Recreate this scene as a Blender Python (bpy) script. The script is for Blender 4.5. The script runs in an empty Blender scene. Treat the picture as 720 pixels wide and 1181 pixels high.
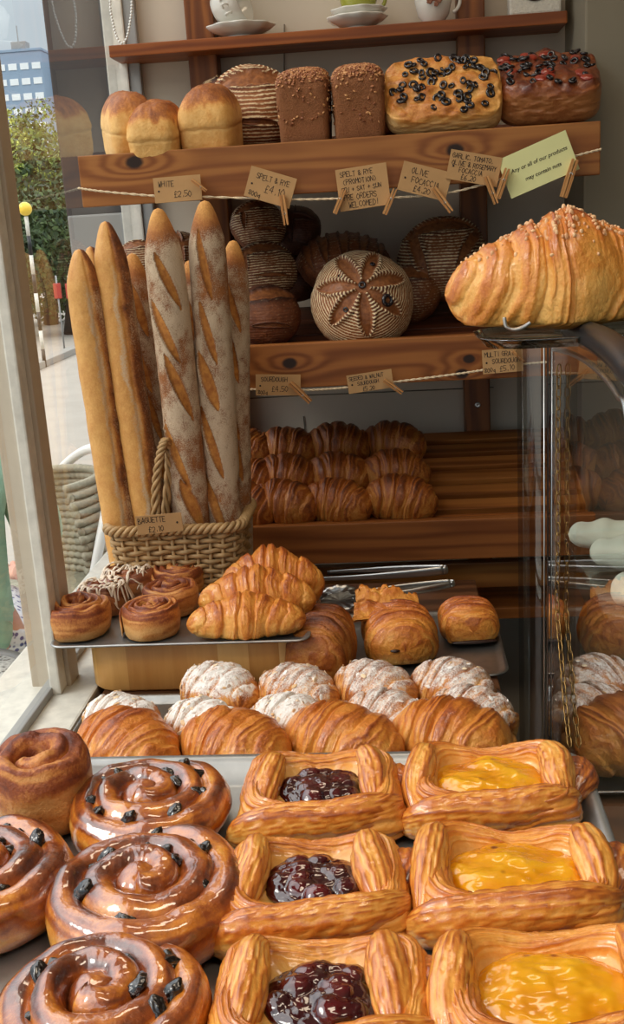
import bpy, bmesh, math, random
import numpy as np
from mathutils import Vector, Matrix, Euler, Quaternion
PI = math.pi
rng = np.random.default_rng(7)
random.seed(7)
SC = bpy.context.scene
COL = SC.collection

# ------------------------------------------------------------------ camera
F = 1216.0
def _n(a): return a / np.linalg.norm(a)
UP = _n(-np.array([270., 4410, F]))
EX = np.array([14300., -540, -F]); EX = _n(EX - UP * EX.dot(UP))
EY = np.cross(UP, EX)
if EY[2] < 0: EY = -EY
CAM = np.array([0, 0, 1.43])
def ray(u, v):
    c = np.array([(u - 360) / F, (v - 590.5) / F, 1.0])
    return np.array([c.dot(EX), c.dot(EY), c.dot(UP)])
def at_y(u, v, y): d = ray(u, v); return CAM + d * (y / d[1])
def at_z(u, v, z): d = ray(u, v); return CAM + d * ((z - CAM[2]) / d[2])
def at_x(u, v, x): d = ray(u, v); return CAM + d * (x / d[0])

# ------------------------------------------------------------------ noise
def _hash(ix, iy, iz, s):
    n = (ix * 374761393 + iy * 668265263 + iz * 1440662683 + s * 974634777) & 0xffffffff
    n = ((n ^ (n >> 13)) * 1274126177) & 0xffffffff
    n = (n ^ (n >> 16)) & 0xffff
    return n / 65535.0
def vnoise(p, s=0):
    p = np.asarray(p, float)
    i = np.floor(p).astype(np.int64); f = p - i; f = f * f * (3 - 2 * f)
    r = 0
    for dx in (0, 1):
        for dy in (0, 1):
            for dz in (0, 1):
                w = (f[..., 0] if dx else 1 - f[..., 0]) * (f[..., 1] if dy else 1 - f[..., 1]) * (f[..., 2] if dz else 1 - f[..., 2])
                r = r + w * _hash(i[..., 0] + dx, i[..., 1] + dy, i[..., 2] + dz, s)
    return r
def fbm(p, s=0, o=3):
    r = 0; a = .5; t = 0
    for k in range(o):
        r = r + a * vnoise(np.asarray(p) * 2 ** k, s + k * 17); t += a; a *= .5
    return r / t
def sm(a, b, x):
    t = np.clip((x - a) / (b - a), 0, 1); return t * t * (3 - 2 * t)
def sp(c, p): return np.sign(c) * np.abs(c) ** p

# ------------------------------------------------------------------ mesh builder
ATT = ('bake', 'fl', 'cut')
class MB:
    def __init__(s): s.v = []; s.f = []; s.m = []; s.a = {k: [] for k in ATT}; s.n = 0; s.flat = []
    def add(s, V, Fs, mi=0, M=None, flat=False, **at):
        V = np.asarray(V, float).reshape(-1, 3)
        if M is not None:
            A = np.array(M); V = V @ A[:3, :3].T + A[:3, 3]
        for fa in (Fs if isinstance(Fs, list) else [Fs]):
            fa = np.asarray(fa)
            if len(fa) == 0: continue
            fa = fa + s.n
            s.f += fa.tolist(); s.m += [mi] * len(fa); s.flat += [flat] * len(fa)
        for k in ATT:
            x = at.get(k, 0.0); x = np.broadcast_to(np.asarray(x, float).reshape(-1) if np.ndim(x) else float(x), (len(V),))
            s.a[k].append(x)
        s.v.append(V); s.n += len(V); return s
    def box(s, x0, x1, y0, y1, z0, z1, b=0.0, mi=0, M=None):
        bm = bmesh.new(); bmesh.ops.create_cube(bm, size=1)
        for v in bm.verts:
            v.co = Vector(((x0 + x1) / 2 + v.co.x * (x1 - x0), (y0 + y1) / 2 + v.co.y * (y1 - y0), (z0 + z1) / 2 + v.co.z * (z1 - z0)))
        if b > 0: bmesh.ops.bevel(bm, geom=bm.edges[:], offset=b, segments=2, profile=.6, affect='EDGES')
        bm.verts.index_update()
        V = [v.co[:] for v in bm.verts]; Fs = [[v.index for v in f.verts] for f in bm.faces]; bm.free()
        q = [f for f in Fs if len(f) == 4]; t = [f for f in Fs if len(f) == 3]; o = [f for f in Fs if len(f) > 4]
        fl = [q] if q else []
        if t: fl.append(t)
        for f in o: fl.append([f])
        return s.add(V, fl, mi, M, flat=True)
    def build(s, name, mats, parent=None, smooth=True, origin=(0, 0, 0)):
        me = bpy.data.meshes.new(name)
        V = np.concatenate(s.v) - np.asarray(origin, float)
        me.from_pydata(V.tolist(), [], s.f)
        for m in (mats if isinstance(mats, (list, tuple)) else [mats]): me.materials.append(m)
        me.polygons.foreach_set('material_index', s.m)
        me.polygons.foreach_set('use_smooth', [smooth and not f for f in s.flat])
        for k in ATT:
            x = np.concatenate(s.a[k])
            if np.any(x != 0):
                at = me.attributes.new(k, 'FLOAT', 'POINT'); at.data.foreach_set('value', x.astype(np.float32))
        me.update()
        o = bpy.data.objects.new(name, me); COL.objects.link(o)
        if parent is not None: o.parent = parent
        return o
def tag(o, label=None, cat=None, group=None, kind=None):
    if label: o['label'] = label
    if cat: o['category'] = cat
    if group: o['group'] = group
    if kind: o['kind'] = kind
    return o
def thing(name, label, cat, loc=(0, 0, 0), rot=(0, 0, 0), group=None):
    o = bpy.data.objects.new(name, None); COL.objects.link(o)
    o.empty_display_size = .02
    o.location = loc; o.rotation_euler = rot
    return tag(o, label, cat, group)
def copy_tree(o, parent=None):
    c = o.copy(); COL.objects.link(c)
    if parent is not None: c.parent = parent
    for ch in list(o.children): copy_tree(ch, c)
    return c

def grid(nu, nv, cu=False, cv=True):
    i = np.arange(nu if cu else nu - 1)[:, None]; j = np.arange(nv if cv else nv - 1)[None, :]
    a = i * nv + j; b = i * nv + (j + 1) % nv; c = ((i + 1) % nu) * nv + (j + 1) % nv; d = ((i + 1) % nu) * nv + j
    return np.stack([a, b, c, d], -1).reshape(-1, 4)
def capped(P):
    """closed tube grid (nu,nv,3) with fan caps at both ends"""
    nu, nv = P.shape[:2]
    V = np.concatenate([P.reshape(-1, 3), P[0].mean(0)[None], P[-1].mean(0)[None]])
    q = grid(nu, nv)
    j = np.arange(nv); a = nu * nv
    t0 = np.stack([np.full(nv, a), (j + 1) % nv, j], -1)
    t1 = np.stack([np.full(nv, a + 1), (nu - 1) * nv + j, (nu - 1) * nv + (j + 1) % nv], -1)
    return V, [q, t0, t1]
def pad2(x): x = np.asarray(x).reshape(x.shape[0], -1); return np.concatenate([x.ravel(), [x[0].mean(), x[-1].mean()]])
def sweep(path, rad, nv=10, up=(0, 0, 1), ellip=(1, 1), closed=False):
    path = np.asarray(path, float); n = len(path)
    rad = np.broadcast_to(rad, (n,))
    T = np.gradient(path, axis=0) if not closed else np.roll(path, -1, 0) - np.roll(path, 1, 0)
    T /= np.linalg.norm(T, axis=1)[:, None] + 1e-12
    up = np.asarray(up, float)
    S = np.cross(T, up); ln = np.linalg.norm(S, axis=1)[:, None]
    S = np.where(ln > 1e-4, S / (ln + 1e-12), np.array([1., 0, 0])); U = np.cross(S, T)
    a = np.linspace(0, 2 * PI, nv, endpoint=False)
    P = path[:, None] + rad[:, None, None] * (S[:, None] * np.cos(a)[None, :, None] * ellip[0] + U[:, None] * np.sin(a)[None, :, None] * ellip[1])
    return P
def add_tube(mb, path, rad, nv=8, up=(0, 0, 1), ellip=(1, 1), mi=0, closed=False, M=None, **at):
    P = sweep(path, rad, nv, up, ellip, closed)
    if closed: mb.add(P, grid(P.shape[0], nv, True, True), mi, M, **at)
    else:
        V, Fs = capped(P); mb.add(V, Fs, mi, M, **at)
def lathe(mb, prof, nv=40, mi=0, M=None, wav=None, **at):
    prof = np.asarray(prof, float); a = np.linspace(0, 2 * PI, nv, endpoint=False)
    R = prof[:, 0][:, None] * (np.ones(nv)[None] if wav is None else 1 + wav(a)[None] * (prof[:, 0] / prof[:, 0].max())[:, None] ** 3)
    P = np.stack([R * np.cos(a), R * np.sin(a), np.repeat(prof[:, 1][:, None], nv, 1)], -1)
    V, Fs = capped(P); mb.add(V, Fs, mi, M, **at)
_cs = {}
def cubesphere(n):
    if n in _cs: return _cs[n]
    t = np.tan(np.linspace(-PI / 4, PI / 4, n + 1)); A, B = np.meshgrid(t, t, indexing='ij'); o = np.ones_like(A)
    Vs = []; Fs = []
    for k, (p, fl) in enumerate([((A, B, o), 0), ((A, B, -o), 1), ((o, A, B), 0), ((-o, A, B), 1), ((B, o, A), 0), ((B, -o, A), 1)]):
        Vs.append(np.stack(p, -1).reshape(-1, 3)); g = grid(n + 1, n + 1, False, False) 
        g = g if fl else g[:, ::-1]
        Fs.append(g[:, ::-1] + k * (n + 1) ** 2)
    V = np.concatenate(Vs); Fa = np.concatenate(Fs)
    key = np.round(V, 6); _, idx, inv = np.unique(key, axis=0, return_index=True, return_inverse=True)
    V = V[idx]; Fa = inv.reshape(-1)[Fa]
    V = V / np.linalg.norm(V, axis=1)[:, None]
    _cs[n] = (V, Fa); return _cs[n]
def superq(n, e):
    D, Fa = cubesphere(n); e = np.broadcast_to(e, (3,))
    k = e.max()
    r = (np.abs(D) ** k).sum(1) ** (-1 / k)
    return D, D * r[:, None], Fa
def rot(x=0, y=0, z=0, loc=(0, 0, 0), s=(1, 1, 1)):
    return Matrix.Translation(Vector(loc)) @ Euler((x, y, z)).to_matrix().to_4x4() @ Matrix.Diagonal((*s, 1))
def rrect(x0, x1, y0, y1, r, k=6):
    pts = []
    for cx, cy, a0 in ((x1 - r, y1 - r, 0), (x0 + r, y1 - r, PI / 2), (x0 + r, y0 + r, PI), (x1 - r, y0 + r, 1.5 * PI)):
        for i in range(k + 1):
            a = a0 + PI / 2 * i / k; pts.append((cx + r * math.cos(a), cy + r * math.sin(a)))
    return pts
def loft(mb, x0, x1, y0, y1, r, prof, mi=0, k=6):
    """prof: (outward offset, z) rings, capped"""
    P = np.array([[(x, y, z) for x, y in rrect(x0 - o, x1 + o, y0 - o, y1 + o, max(r + o, .001), k)] for o, z in prof])
    V, Fs = capped(P); mb.add(V, Fs, mi)

# ------------------------------------------------------------------ shader helper
def lin(c):
    c = np.array(c, float) / 255.0
    return tuple(np.where(c <= .04045, c / 12.92, ((c + .055) / 1.055) ** 2.4)) + (1.0,)
class NT:
    def __init__(s, name):
        s.mat = bpy.data.materials.new(name); s.mat.use_nodes = True; s.t = s.mat.node_tree; s.t.nodes.clear()
        s.out = s.t.nodes.new('ShaderNodeOutputMaterial')
    def N(s, ty, **kw):
        n = s.t.nodes.new(ty)
        for k, v in kw.items(): setattr(n, k, v)
        return n
    def put(s, sock, v):
        if isinstance(v, bpy.types.NodeSocket): s.t.links.new(v, sock)
        elif v is not None: sock.default_value = v
    def math(s, op, a, b=None, c=None, clamp=False):
        n = s.N('ShaderNodeMath', operation=op, use_clamp=clamp)
        s.put(n.inputs[0], a)
        if b is not None: s.put(n.inputs[1], b)
        if c is not None: s.put(n.inputs[2], c)
        return n.outputs[0]
    def attr(s, k): return s.N('ShaderNodeAttribute', attribute_name=k).outputs['Fac']
    def coord(s): return s.N('ShaderNodeTexCoord').outputs['Object']
    def mapped(s, v, sc=(1, 1, 1), loc=(0, 0, 0)):
        n = s.N('ShaderNodeMapping'); s.put(n.inputs[0], v); n.inputs['Scale'].default_value = sc; n.inputs['Location'].default_value = loc
        return n.outputs[0]
    def noise(s, scale, det=3, v=None, rough=.55, dist=0):
        n = s.N('ShaderNodeTexNoise'); n.inputs['Scale'].default_value = scale; n.inputs['Detail'].default_value = det
        n.inputs['Roughness'].default_value = rough; n.inputs['Distortion'].default_value = dist
        s.put(n.inputs['Vector'], v if v is not None else s.coord()); return n.outputs[0]
    def voro(s, scale, v=None, feature='F1', out='Distance'):
        n = s.N('ShaderNodeTexVoronoi', feature=feature); n.inputs['Scale'].default_value = scale
        s.put(n.inputs['Vector'], v if v is not None else s.coord()); return n.outputs[out]
    def ramp(s, f, stops):
        n = s.N('ShaderNodeValToRGB'); e = n.color_ramp.elements
        while len(e) < len(stops): e.new(.5)
        for x, (p, c) in zip(e, stops): x.position = p; x.color = c if len(c) == 4 else lin(c)
        s.put(n.inputs[0], f); return n.outputs[0]
    def step(s, f, a, b): 
        n = s.N('ShaderNodeMapRange', interpolation_type='SMOOTHSTEP', clamp=True); s.put(n.inputs[0], f)
        n.inputs[1].default_value = a; n.inputs[2].default_value = b; return n.outputs[0]
    def mix(s, f, a, b):
        n = s.N('ShaderNodeMix', data_type='RGBA'); s.put(n.inputs[0], f); s.put(n.inputs[6], a); s.put(n.inputs[7], b); return n.outputs[2]
    def sep(s, v): n = s.N('ShaderNodeSeparateXYZ'); s.put(n.inputs[0], v); return n.outputs
    def bump(s, h, st=.3, d=.001):
        n = s.N('ShaderNodeBump'); n.inputs['Strength'].default_value = st; n.inputs['Distance'].default_value = d; s.put(n.inputs['Height'], h); return n.outputs[0]
    def pbr(s, col, rough=.5, bump=None, coat=None, coatr=.1, metal=0, spec=.5, sss=0, trans=0, emit=None, es=0, cbump=None, coat_ior=1.5):
        p = s.N('ShaderNodeBsdfPrincipled'); I = p.inputs
        s.put(I['Base Color'], col); s.put(I['Roughness'], rough); s.put(I['Metallic'], metal); s.put(I['Specular IOR Level'], spec)
        if bump is not None: s.put(I['Normal'], bump)
        if coat is not None: s.put(I['Coat Weight'], coat); s.put(I['Coat Roughness'], coatr); I['Coat IOR'].default_value = coat_ior
        if cbump is not None: s.put(I['Coat Normal'], cbump)
        if sss: I['Subsurface Weight'].default_value = sss; I['Subsurface Radius'].default_value = (.006, .003, .001); I['Subsurface Scale'].default_value = 1
        if trans: I['Transmission Weight'].default_value = trans
        if emit is not None: s.put(I['Emission Color'], emit); I['Emission Strength'].default_value = es
        s.t.links.new(p.outputs[0], s.out.inputs[0]); return s.mat
def plain(name, c, rough=.5, metal=0, spec=.5, ns=0, amt=.15, coat=None, bump=0):
    s = NT(name); col = lin(c); b = None
    if ns:
        n = s.noise(ns, 4)
        d = tuple(x * (1 - amt) for x in col[:3]) + (1,); l = tuple(min(1, x * (1 + amt)) for x in col[:3]) + (1,)
        col = s.ramp(n, [(.3, d), (.7, l)])
        if bump: b = s.bump(n, bump, .002)
    return s.pbr(col, rough, metal=metal, spec=spec, coat=coat, bump=b)

CRO = [(.0, (238, 190, 118)), (.3, (220, 152, 72)), (.55, (184, 106, 38)), (.78, (130, 66, 22)), (1, (72, 33, 12))]
def pastry(name, stops=CRO, rough=.42, coat=.25, coatr=.2, ns=90, amt=.25, fl=None, fln=500, flth=(.35, .75), bump=.35, bs=260, cut=None, lo=14, loamt=.25, spec=.4, mic=330, micamt=.55, bd=.0025, coat_ior=1.5, cbs=.5):
    s = NT(name)
    n1 = s.noise(ns, 4); n0 = s.noise(lo, 2)
    f = s.math('ADD', s.attr('bake'), s.math('MULTIPLY', s.math('SUBTRACT', n1, .5), amt))
    f = s.math('ADD', f, s.math('MULTIPLY', s.math('SUBTRACT', n0, .5), loamt))
    f = s.math('ADD', f, s.math('MULTIPLY', s.math('SUBTRACT', s.noise(mic, 5, None, .7), .5), micamt), clamp=True)
    col = s.ramp(f, stops)
    if cut is not None: col = s.mix(s.attr('cut'), col, s.ramp(s.noise(120, 3), cut))
    r = rough; cw = coat
    if fl is not None:
        nf = s.noise(fln, 3)
        m = s.math('ADD', s.attr('fl'), s.math('SUBTRACT', nf, .5)); m = s.step(m, *flth)
        m = s.math('MULTIPLY', m, s.step(s.attr('fl'), .02, .2))
        col = s.mix(m, col, lin(fl)); r = s.math('ADD', s.math('MULTIPLY', m, .85 - rough), rough)
        if coat: cw = s.math('MULTIPLY', s.math('SUBTRACT', 1.0, m), coat)
    b = s.bump(s.noise(bs, 5, None, .65), bump, bd)
    return s.pbr(col, r, bump=b, coat=cw if coat else None, coatr=coatr, spec=spec, cbump=s.bump(s.noise(bs * .5, 3), bump * cbs, .002) if coat else None, coat_ior=coat_ior)

def pine(name, light=(196, 128, 66), dark=(138, 78, 34), cross='z', freq=26, knots=(), rough=.45, stretch=(1.2, 14, 14), wob=.10, ksx=.05, ksz=.018, bright=1.0):
    """knots: (x, z, size) in object coordinates; grain runs along x and bends round them"""
    s = NT(name); co = s.coord(); X, Y, Z = s.sep(co)
    cr = {'z': s.math('ADD', Z, s.math('MULTIPLY', Y, .7)), 'y': s.math('ADD', Y, s.math('MULTIPLY', Z, .5)), 'x': s.math('ADD', X, s.math('MULTIPLY', Y, .6))}[cross]
    st = stretch if cross != 'x' else (14, 14, 1.2)
    w = s.noise(1.6, 2, s.mapped(co, st), .5)
    f = s.math('ADD', cr, s.math('MULTIPLY', s.math('SUBTRACT', w, .5), wob))
    km = None
    for kx, kz, ks in knots:
        dx = s.math('DIVIDE', s.math('SUBTRACT', X, kx), ksx * ks); dz = s.math('DIVIDE', s.math('SUBTRACT', Z, kz), ksz * ks)
        d2 = s.math('ADD', s.math('MULTIPLY', dx, dx), s.math('MULTIPLY', dz, dz))
        f = s.math('ADD', f, s.math('MULTIPLY', s.math('EXPONENT', s.math('MULTIPLY', d2, -1.0)), .085 * ks))
        ex = s.math('DIVIDE', s.math('SUBTRACT', X, kx), .0135 * ks); ez = s.math('DIVIDE', s.math('SUBTRACT', Z, kz), .0095 * ks)
        e2 = s.math('ADD', s.math('ADD', s.math('MULTIPLY', ex, ex), s.math('MULTIPLY', ez, ez)), s.math('MULTIPLY', s.noise(80, 2), .5))
        k = s.step(e2, 1.6, .7); km = k if km is None else s.math('MAXIMUM', km, k)
    g = s.math('SINE', s.math('MULTIPLY', f, freq * 2 * PI))
    g = s.math('MULTIPLY_ADD', g, .5, .5); g = s.math('POWER', g, 1.6)
    fine = s.noise(40, 4, s.mapped(co, tuple(x * 1.0 for x in ((.12, 3, 3) if cross != 'x' else (3, 3, .12)))), .6)
    h = s.math('ADD', s.math('MULTIPLY', g, .62), s.math('MULTIPLY', fine, .5))
    mid = tuple((a + b) / 2 for a, b in zip(light, dark))
    col = s.ramp(h, [(.1, light), (.5, mid), (.95, dark)])
    big = s.noise(3.0, 3)
    col = s.mix(s.math('MULTIPLY', s.step(big, .5, .8), .35), col, lin(tuple(x * .7 for x in dark)))
    if km is not None: col = s.mix(km, col, lin((38, 20, 10)))
    return s.pbr(col, rough, bump=s.bump(h, .12, .001), spec=.35)

def glass(name, tint=(250, 252, 252), f0=.04, gain=.96):
    s = NT(name); g = s.N('ShaderNodeNewGeometry')
    d = s.N('ShaderNodeVectorMath', operation='DOT_PRODUCT'); s.put(d.inputs[0], g.outputs['Normal']); s.put(d.inputs[1], g.outputs['Incoming'])
    c = s.math('ABSOLUTE', d.outputs['Value']); fr = s.math('MULTIPLY_ADD', s.math('POWER', s.math('SUBTRACT', 1.0, c), 5.0), gain, f0, clamp=True)
    t = s.N('ShaderNodeBsdfTransparent'); t.inputs[0].default_value = lin(tint)
    gl = s.N('ShaderNodeBsdfGlossy'); gl.inputs['Roughness'].default_value = .0; gl.inputs[0].default_value = (1, 1, 1, 1)
    m = s.N('ShaderNodeMixShader'); s.put(m.inputs[0], fr); s.t.links.new(t.outputs[0], m.inputs[1]); s.t.links.new(gl.outputs[0], m.inputs[2])
    s.t.links.new(m.outputs[0], s.out.inputs[0]); return s.mat

SKY0, SKY1, EXPO = .85, 2.5, 0.10
LAMPS = [  # two unseen area fills under the ceiling, added to lift the interior
    ('ceiling_fill', 'AREA', (.3, -.1, 2.55), (0, 0, 0), 6.5, (1, .84, .64), dict(shape='RECTANGLE', size=.9, size_y=.3)),
    ('ceiling_fill', 'AREA', (-.1, 1.4, 2.55), (0, 0, 0), 3.5, (1, .80, .58), dict(shape='RECTANGLE', size=.6, size_y=.3)),
    ('sun', 'SUN', (-5, -3, 8), (math.radians(50), 0, math.radians(-62)), 1.1, (1, .95, .86), dict(angle=math.radians(20))),
]
# ------------------------------------------------------------------ generators for baked goods (local: x right, y away, z up, base z=0)

def croissant(L, R, bend, seed, nb=3.0, NU=160, NV=64, squash=.86, tip=.25, lam=4, sugar=0.0, slant=.4, step=.17, peak=.0, streak=.035):
    U, T = np.meshgrid(np.linspace(-1, 1, NU), np.linspace(0, 2 * PI, NV, endpoint=False), indexing='ij')
    s = np.abs(U); ru = np.random.default_rng(seed)
    nz = lambda k, sc: fbm(np.stack([U * sc[0] + seed * 3.1, np.cos(T) * sc[1], np.sin(T) * sc[1]], -1), k)
    env = R * ((1 - s ** 2.1).clip(0) ** .72 * (1 - tip) + tip * (1 - s ** 6).clip(0) ** .5) * (1 + peak * (np.exp(-(s / .28) ** 2) - .35))
    ph = s * nb * (1 + .12 * np.sin(seed + 2 * U)) + .5 + slant * np.tanh(U * 6) * np.cos(T + .7 + ru.uniform(-.6, .6)) + .7 * (nz(3, (2.5, 1.2)) - .5)
    fr = ph - np.floor(ph)
    bulge = np.sin(PI * fr ** .66).clip(0) ** .5
    q = np.stack([ph * lam * 1.9 + seed, np.cos(T) * .9 + 3, np.sin(T) * .9], -1)
    stripe = sm(.32, .68, fbm(q, 5, 2)); fine = fbm(q * np.array([3.2, 2.2, 2.2]), 8, 2)
    r = env * (1 + step * (bulge - .75) + streak * (stripe - .5) + .02 * (fine - .5)) + R * .12 * (nz(9, (3, 1.5)) - .5) + R * .045 * (nz(12, (12, 4)) - .5)
    y = np.cos(T) * r; z = np.sin(T) * r * squash
    lo = -.5 * R * squash; z = np.where(z < lo, lo + (z - lo) * .2, z)
    x = U * L / 2; yc = -bend * U ** 2; a = np.arctan2(-2 * bend * U, L / 2)
    P = np.stack([x - np.sin(a) * y, yc + np.cos(a) * y, z], -1); P[..., 2] -= P[..., 2].min()
    zn = P[..., 2] / P[..., 2].max()
    bake = .0 + .44 * bulge * (.15 + .85 * stripe) + .42 * zn ** 1.3 + .22 * (fine - .5) + .28 * (nz(21, (5, 2)) - .5) + .22 * (s > .9) * (s - .9) * 10
    V, Fs = capped(P)
    at = dict(bake=pad2(bake.clip(0, 1)))
    if sugar:
        g = sm(.42, .80, zn + .5 * (nz(31, (4, 3)) - .5)) * (.40 + .9 * (nz(33, (16, 8)) - .2)) * sugar * (.55 + .45 * sm(.2, .7, bulge))
        at['fl'] = pad2(g.clip(0, 1))
    return V, Fs, at

def swirl(ro, H, turns, seed, dome=.01, ri=.004, wf=1.35, NU=320, NV=36, cave=0.0, tail=.06, rough=.05, box=.75, groove=.8, lump=.10, topb=.5, plug=.97):
    w = ro / (2 * turns + 1) * wf
    t = np.linspace(0, 1, NU)[:, None]; ps = np.linspace(0, 2 * PI, NV, endpoint=False)[None]
    rho = ri + (ro - w * .75 - ri) * t ** .80; phi = 2 * PI * turns * t + seed
    Ht = H + dome * (1 - t) ** .8 - cave * np.exp(-(t / .16) ** 2)
    e = np.minimum(1, ((1 - t) / tail)).clip(0.02) ** .5 * np.minimum(1, (t + .02) / .05).clip(0, 1) ** .5
    nz = lambda k, sc: fbm(np.stack([np.broadcast_to(phi * sc[0], (NU, NV)), np.cos(ps) * sc[1] + 0 * t, np.sin(ps) * sc[1] + 0 * t + seed], -1), k)
    c = sp(np.cos(ps), box); s_ = sp(np.sin(ps), box)
    n2 = nz(2, (.8, 1)); st = sm(.3, .7, fbm(np.stack([phi * .9 + 0 * ps, 5 * np.sin(ps) + 0 * t + seed, 2.5 * np.cos(ps) + 0 * t], -1), 7, 2))
    ww = w * e * (1 + rough * (nz(4, (2, 1.5)) - .5) * 4 + .06 * (st - .5))
    rad = rho + ww * c * (.90 + .12 * s_ - .10 * s_ * s_)
    rad = np.maximum(rad, .0004)
    z = Ht * e ** .3 / 2 * (1 + s_ * (1 + rough * (nz(6, (2, 1)) - .5) * 2))
    X, Y = rad * np.cos(phi), rad * np.sin(phi); g = fbm(np.stack([X / ro * 2.2 + seed, Y / ro * 2.2, z / ro], -1), 12, 2) - .5
    z = np.maximum(z, 0); z = z * (1 + lump * 1.6 * g); k = 1 + lump * .9 * (fbm(np.stack([X / ro * 1.3 + seed, Y / ro * 1.3, z / ro * 2], -1), 15, 2) - .5)
    P = np.stack([X * k, Y * k, z], -1)
    zn = (z / (H + dome))
    bake = .04 + topb * sm(.1, .95, zn) + .38 * (st - .5) + .45 * (nz(8, (1.5, 2)) - .5) + .25 * g
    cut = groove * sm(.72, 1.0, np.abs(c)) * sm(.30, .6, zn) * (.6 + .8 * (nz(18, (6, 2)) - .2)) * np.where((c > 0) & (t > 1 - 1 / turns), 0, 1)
    V, Fs = capped(P); b = pad2(bake.clip(0, 1)); c_ = pad2(np.broadcast_to(cut, bake.shape).clip(0, 1))
    if plug:
        D, Fa = cubesphere(20); nn = fbm(D * 1.5 + seed, 3); hc = (H + dome) * plug
        W = D * np.array([w * 1.25, w * 1.25, hc * .5]) * (1 + .2 * (nn - .5))[:, None] + np.array([0, 0, hc * .5])
        Fs = Fs + [Fa + len(V)]; V = np.concatenate([V, W]); b = np.concatenate([b, (.5 + .5 * (nn - .5)).clip(0, 1)]); c_ = np.concatenate([c_, .25 * sm(.6, 0, D[:, 2])])
    return V, Fs, dict(bake=b, cut=c_)
def spiral_gap(ro, H, turns, seed, ri, wf, t, dome):
    w = ro / (2 * turns + 1) * wf; rho = ri + (ro - w * .75 - ri) * t ** .80; t2 = min(1, t + 1 / turns); rho2 = ri + (ro - w * .75 - ri) * t2 ** .80
    r = (rho + rho2) / 2 if t + 1 / turns <= 1 else rho + w * .9
    phi = 2 * PI * turns * t + seed
    return r * math.cos(phi), r * math.sin(phi), H + dome * (1 - t) ** .8

def tin_loaf(w, d, h, seed, dome=.25, lip=.03, n=44, e=5.5, topb=.66, crease=1.0):
    D, p, Fa = superq(n, e); x, y, z = p.T.copy()
    zz = (z + 1) / 2
    nz = fbm(p * 1.7 + seed * 5, 1); nf = fbm(p * 9 + seed, 3); nm = fbm(p * 4 + seed, 6)
    cr = .60 + .05 * (nm - .5)
    tap = .93 + .06 * zz + lip * np.exp(-((zz - cr - .08) / .10) ** 2) - .018 * crease * np.exp(-((zz - cr + .01) / .025) ** 2)
    X = x * w / 2 * tap * (1 + .07 * (nz - .5)); Y = y * d / 2 * tap * (1 + .05 * (nz - .5))
    Z = zz * h * (1 - dome) + h * dome * sm(.60, 1, zz) * (1 - .80 * np.abs(x) ** 2.6) * (1 - .6 * np.abs(y) ** 3.5) * (1 + .30 * (nz - .5))
    sh = sm(.80, 1.05, zz); X *= 1 - .10 * sh; Y *= 1 - .06 * sh
    V = np.stack([X + w * .012 * (nm - .5), Y, Z + h * .014 * (nf - .5)], -1)
    zn = Z / h
    bake = .13 + topb * sm(.60, .86, zn + .22 * (nm - .5)) + .26 * (nf - .5) + .22 * (nm - .5) + .12 * sm(.15, 0, zn)
    bake -= .16 * crease * np.exp(-((zz - cr + .01) / .035) ** 2)
    return V, [Fa], dict(bake=bake.clip(0, 1))
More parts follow.
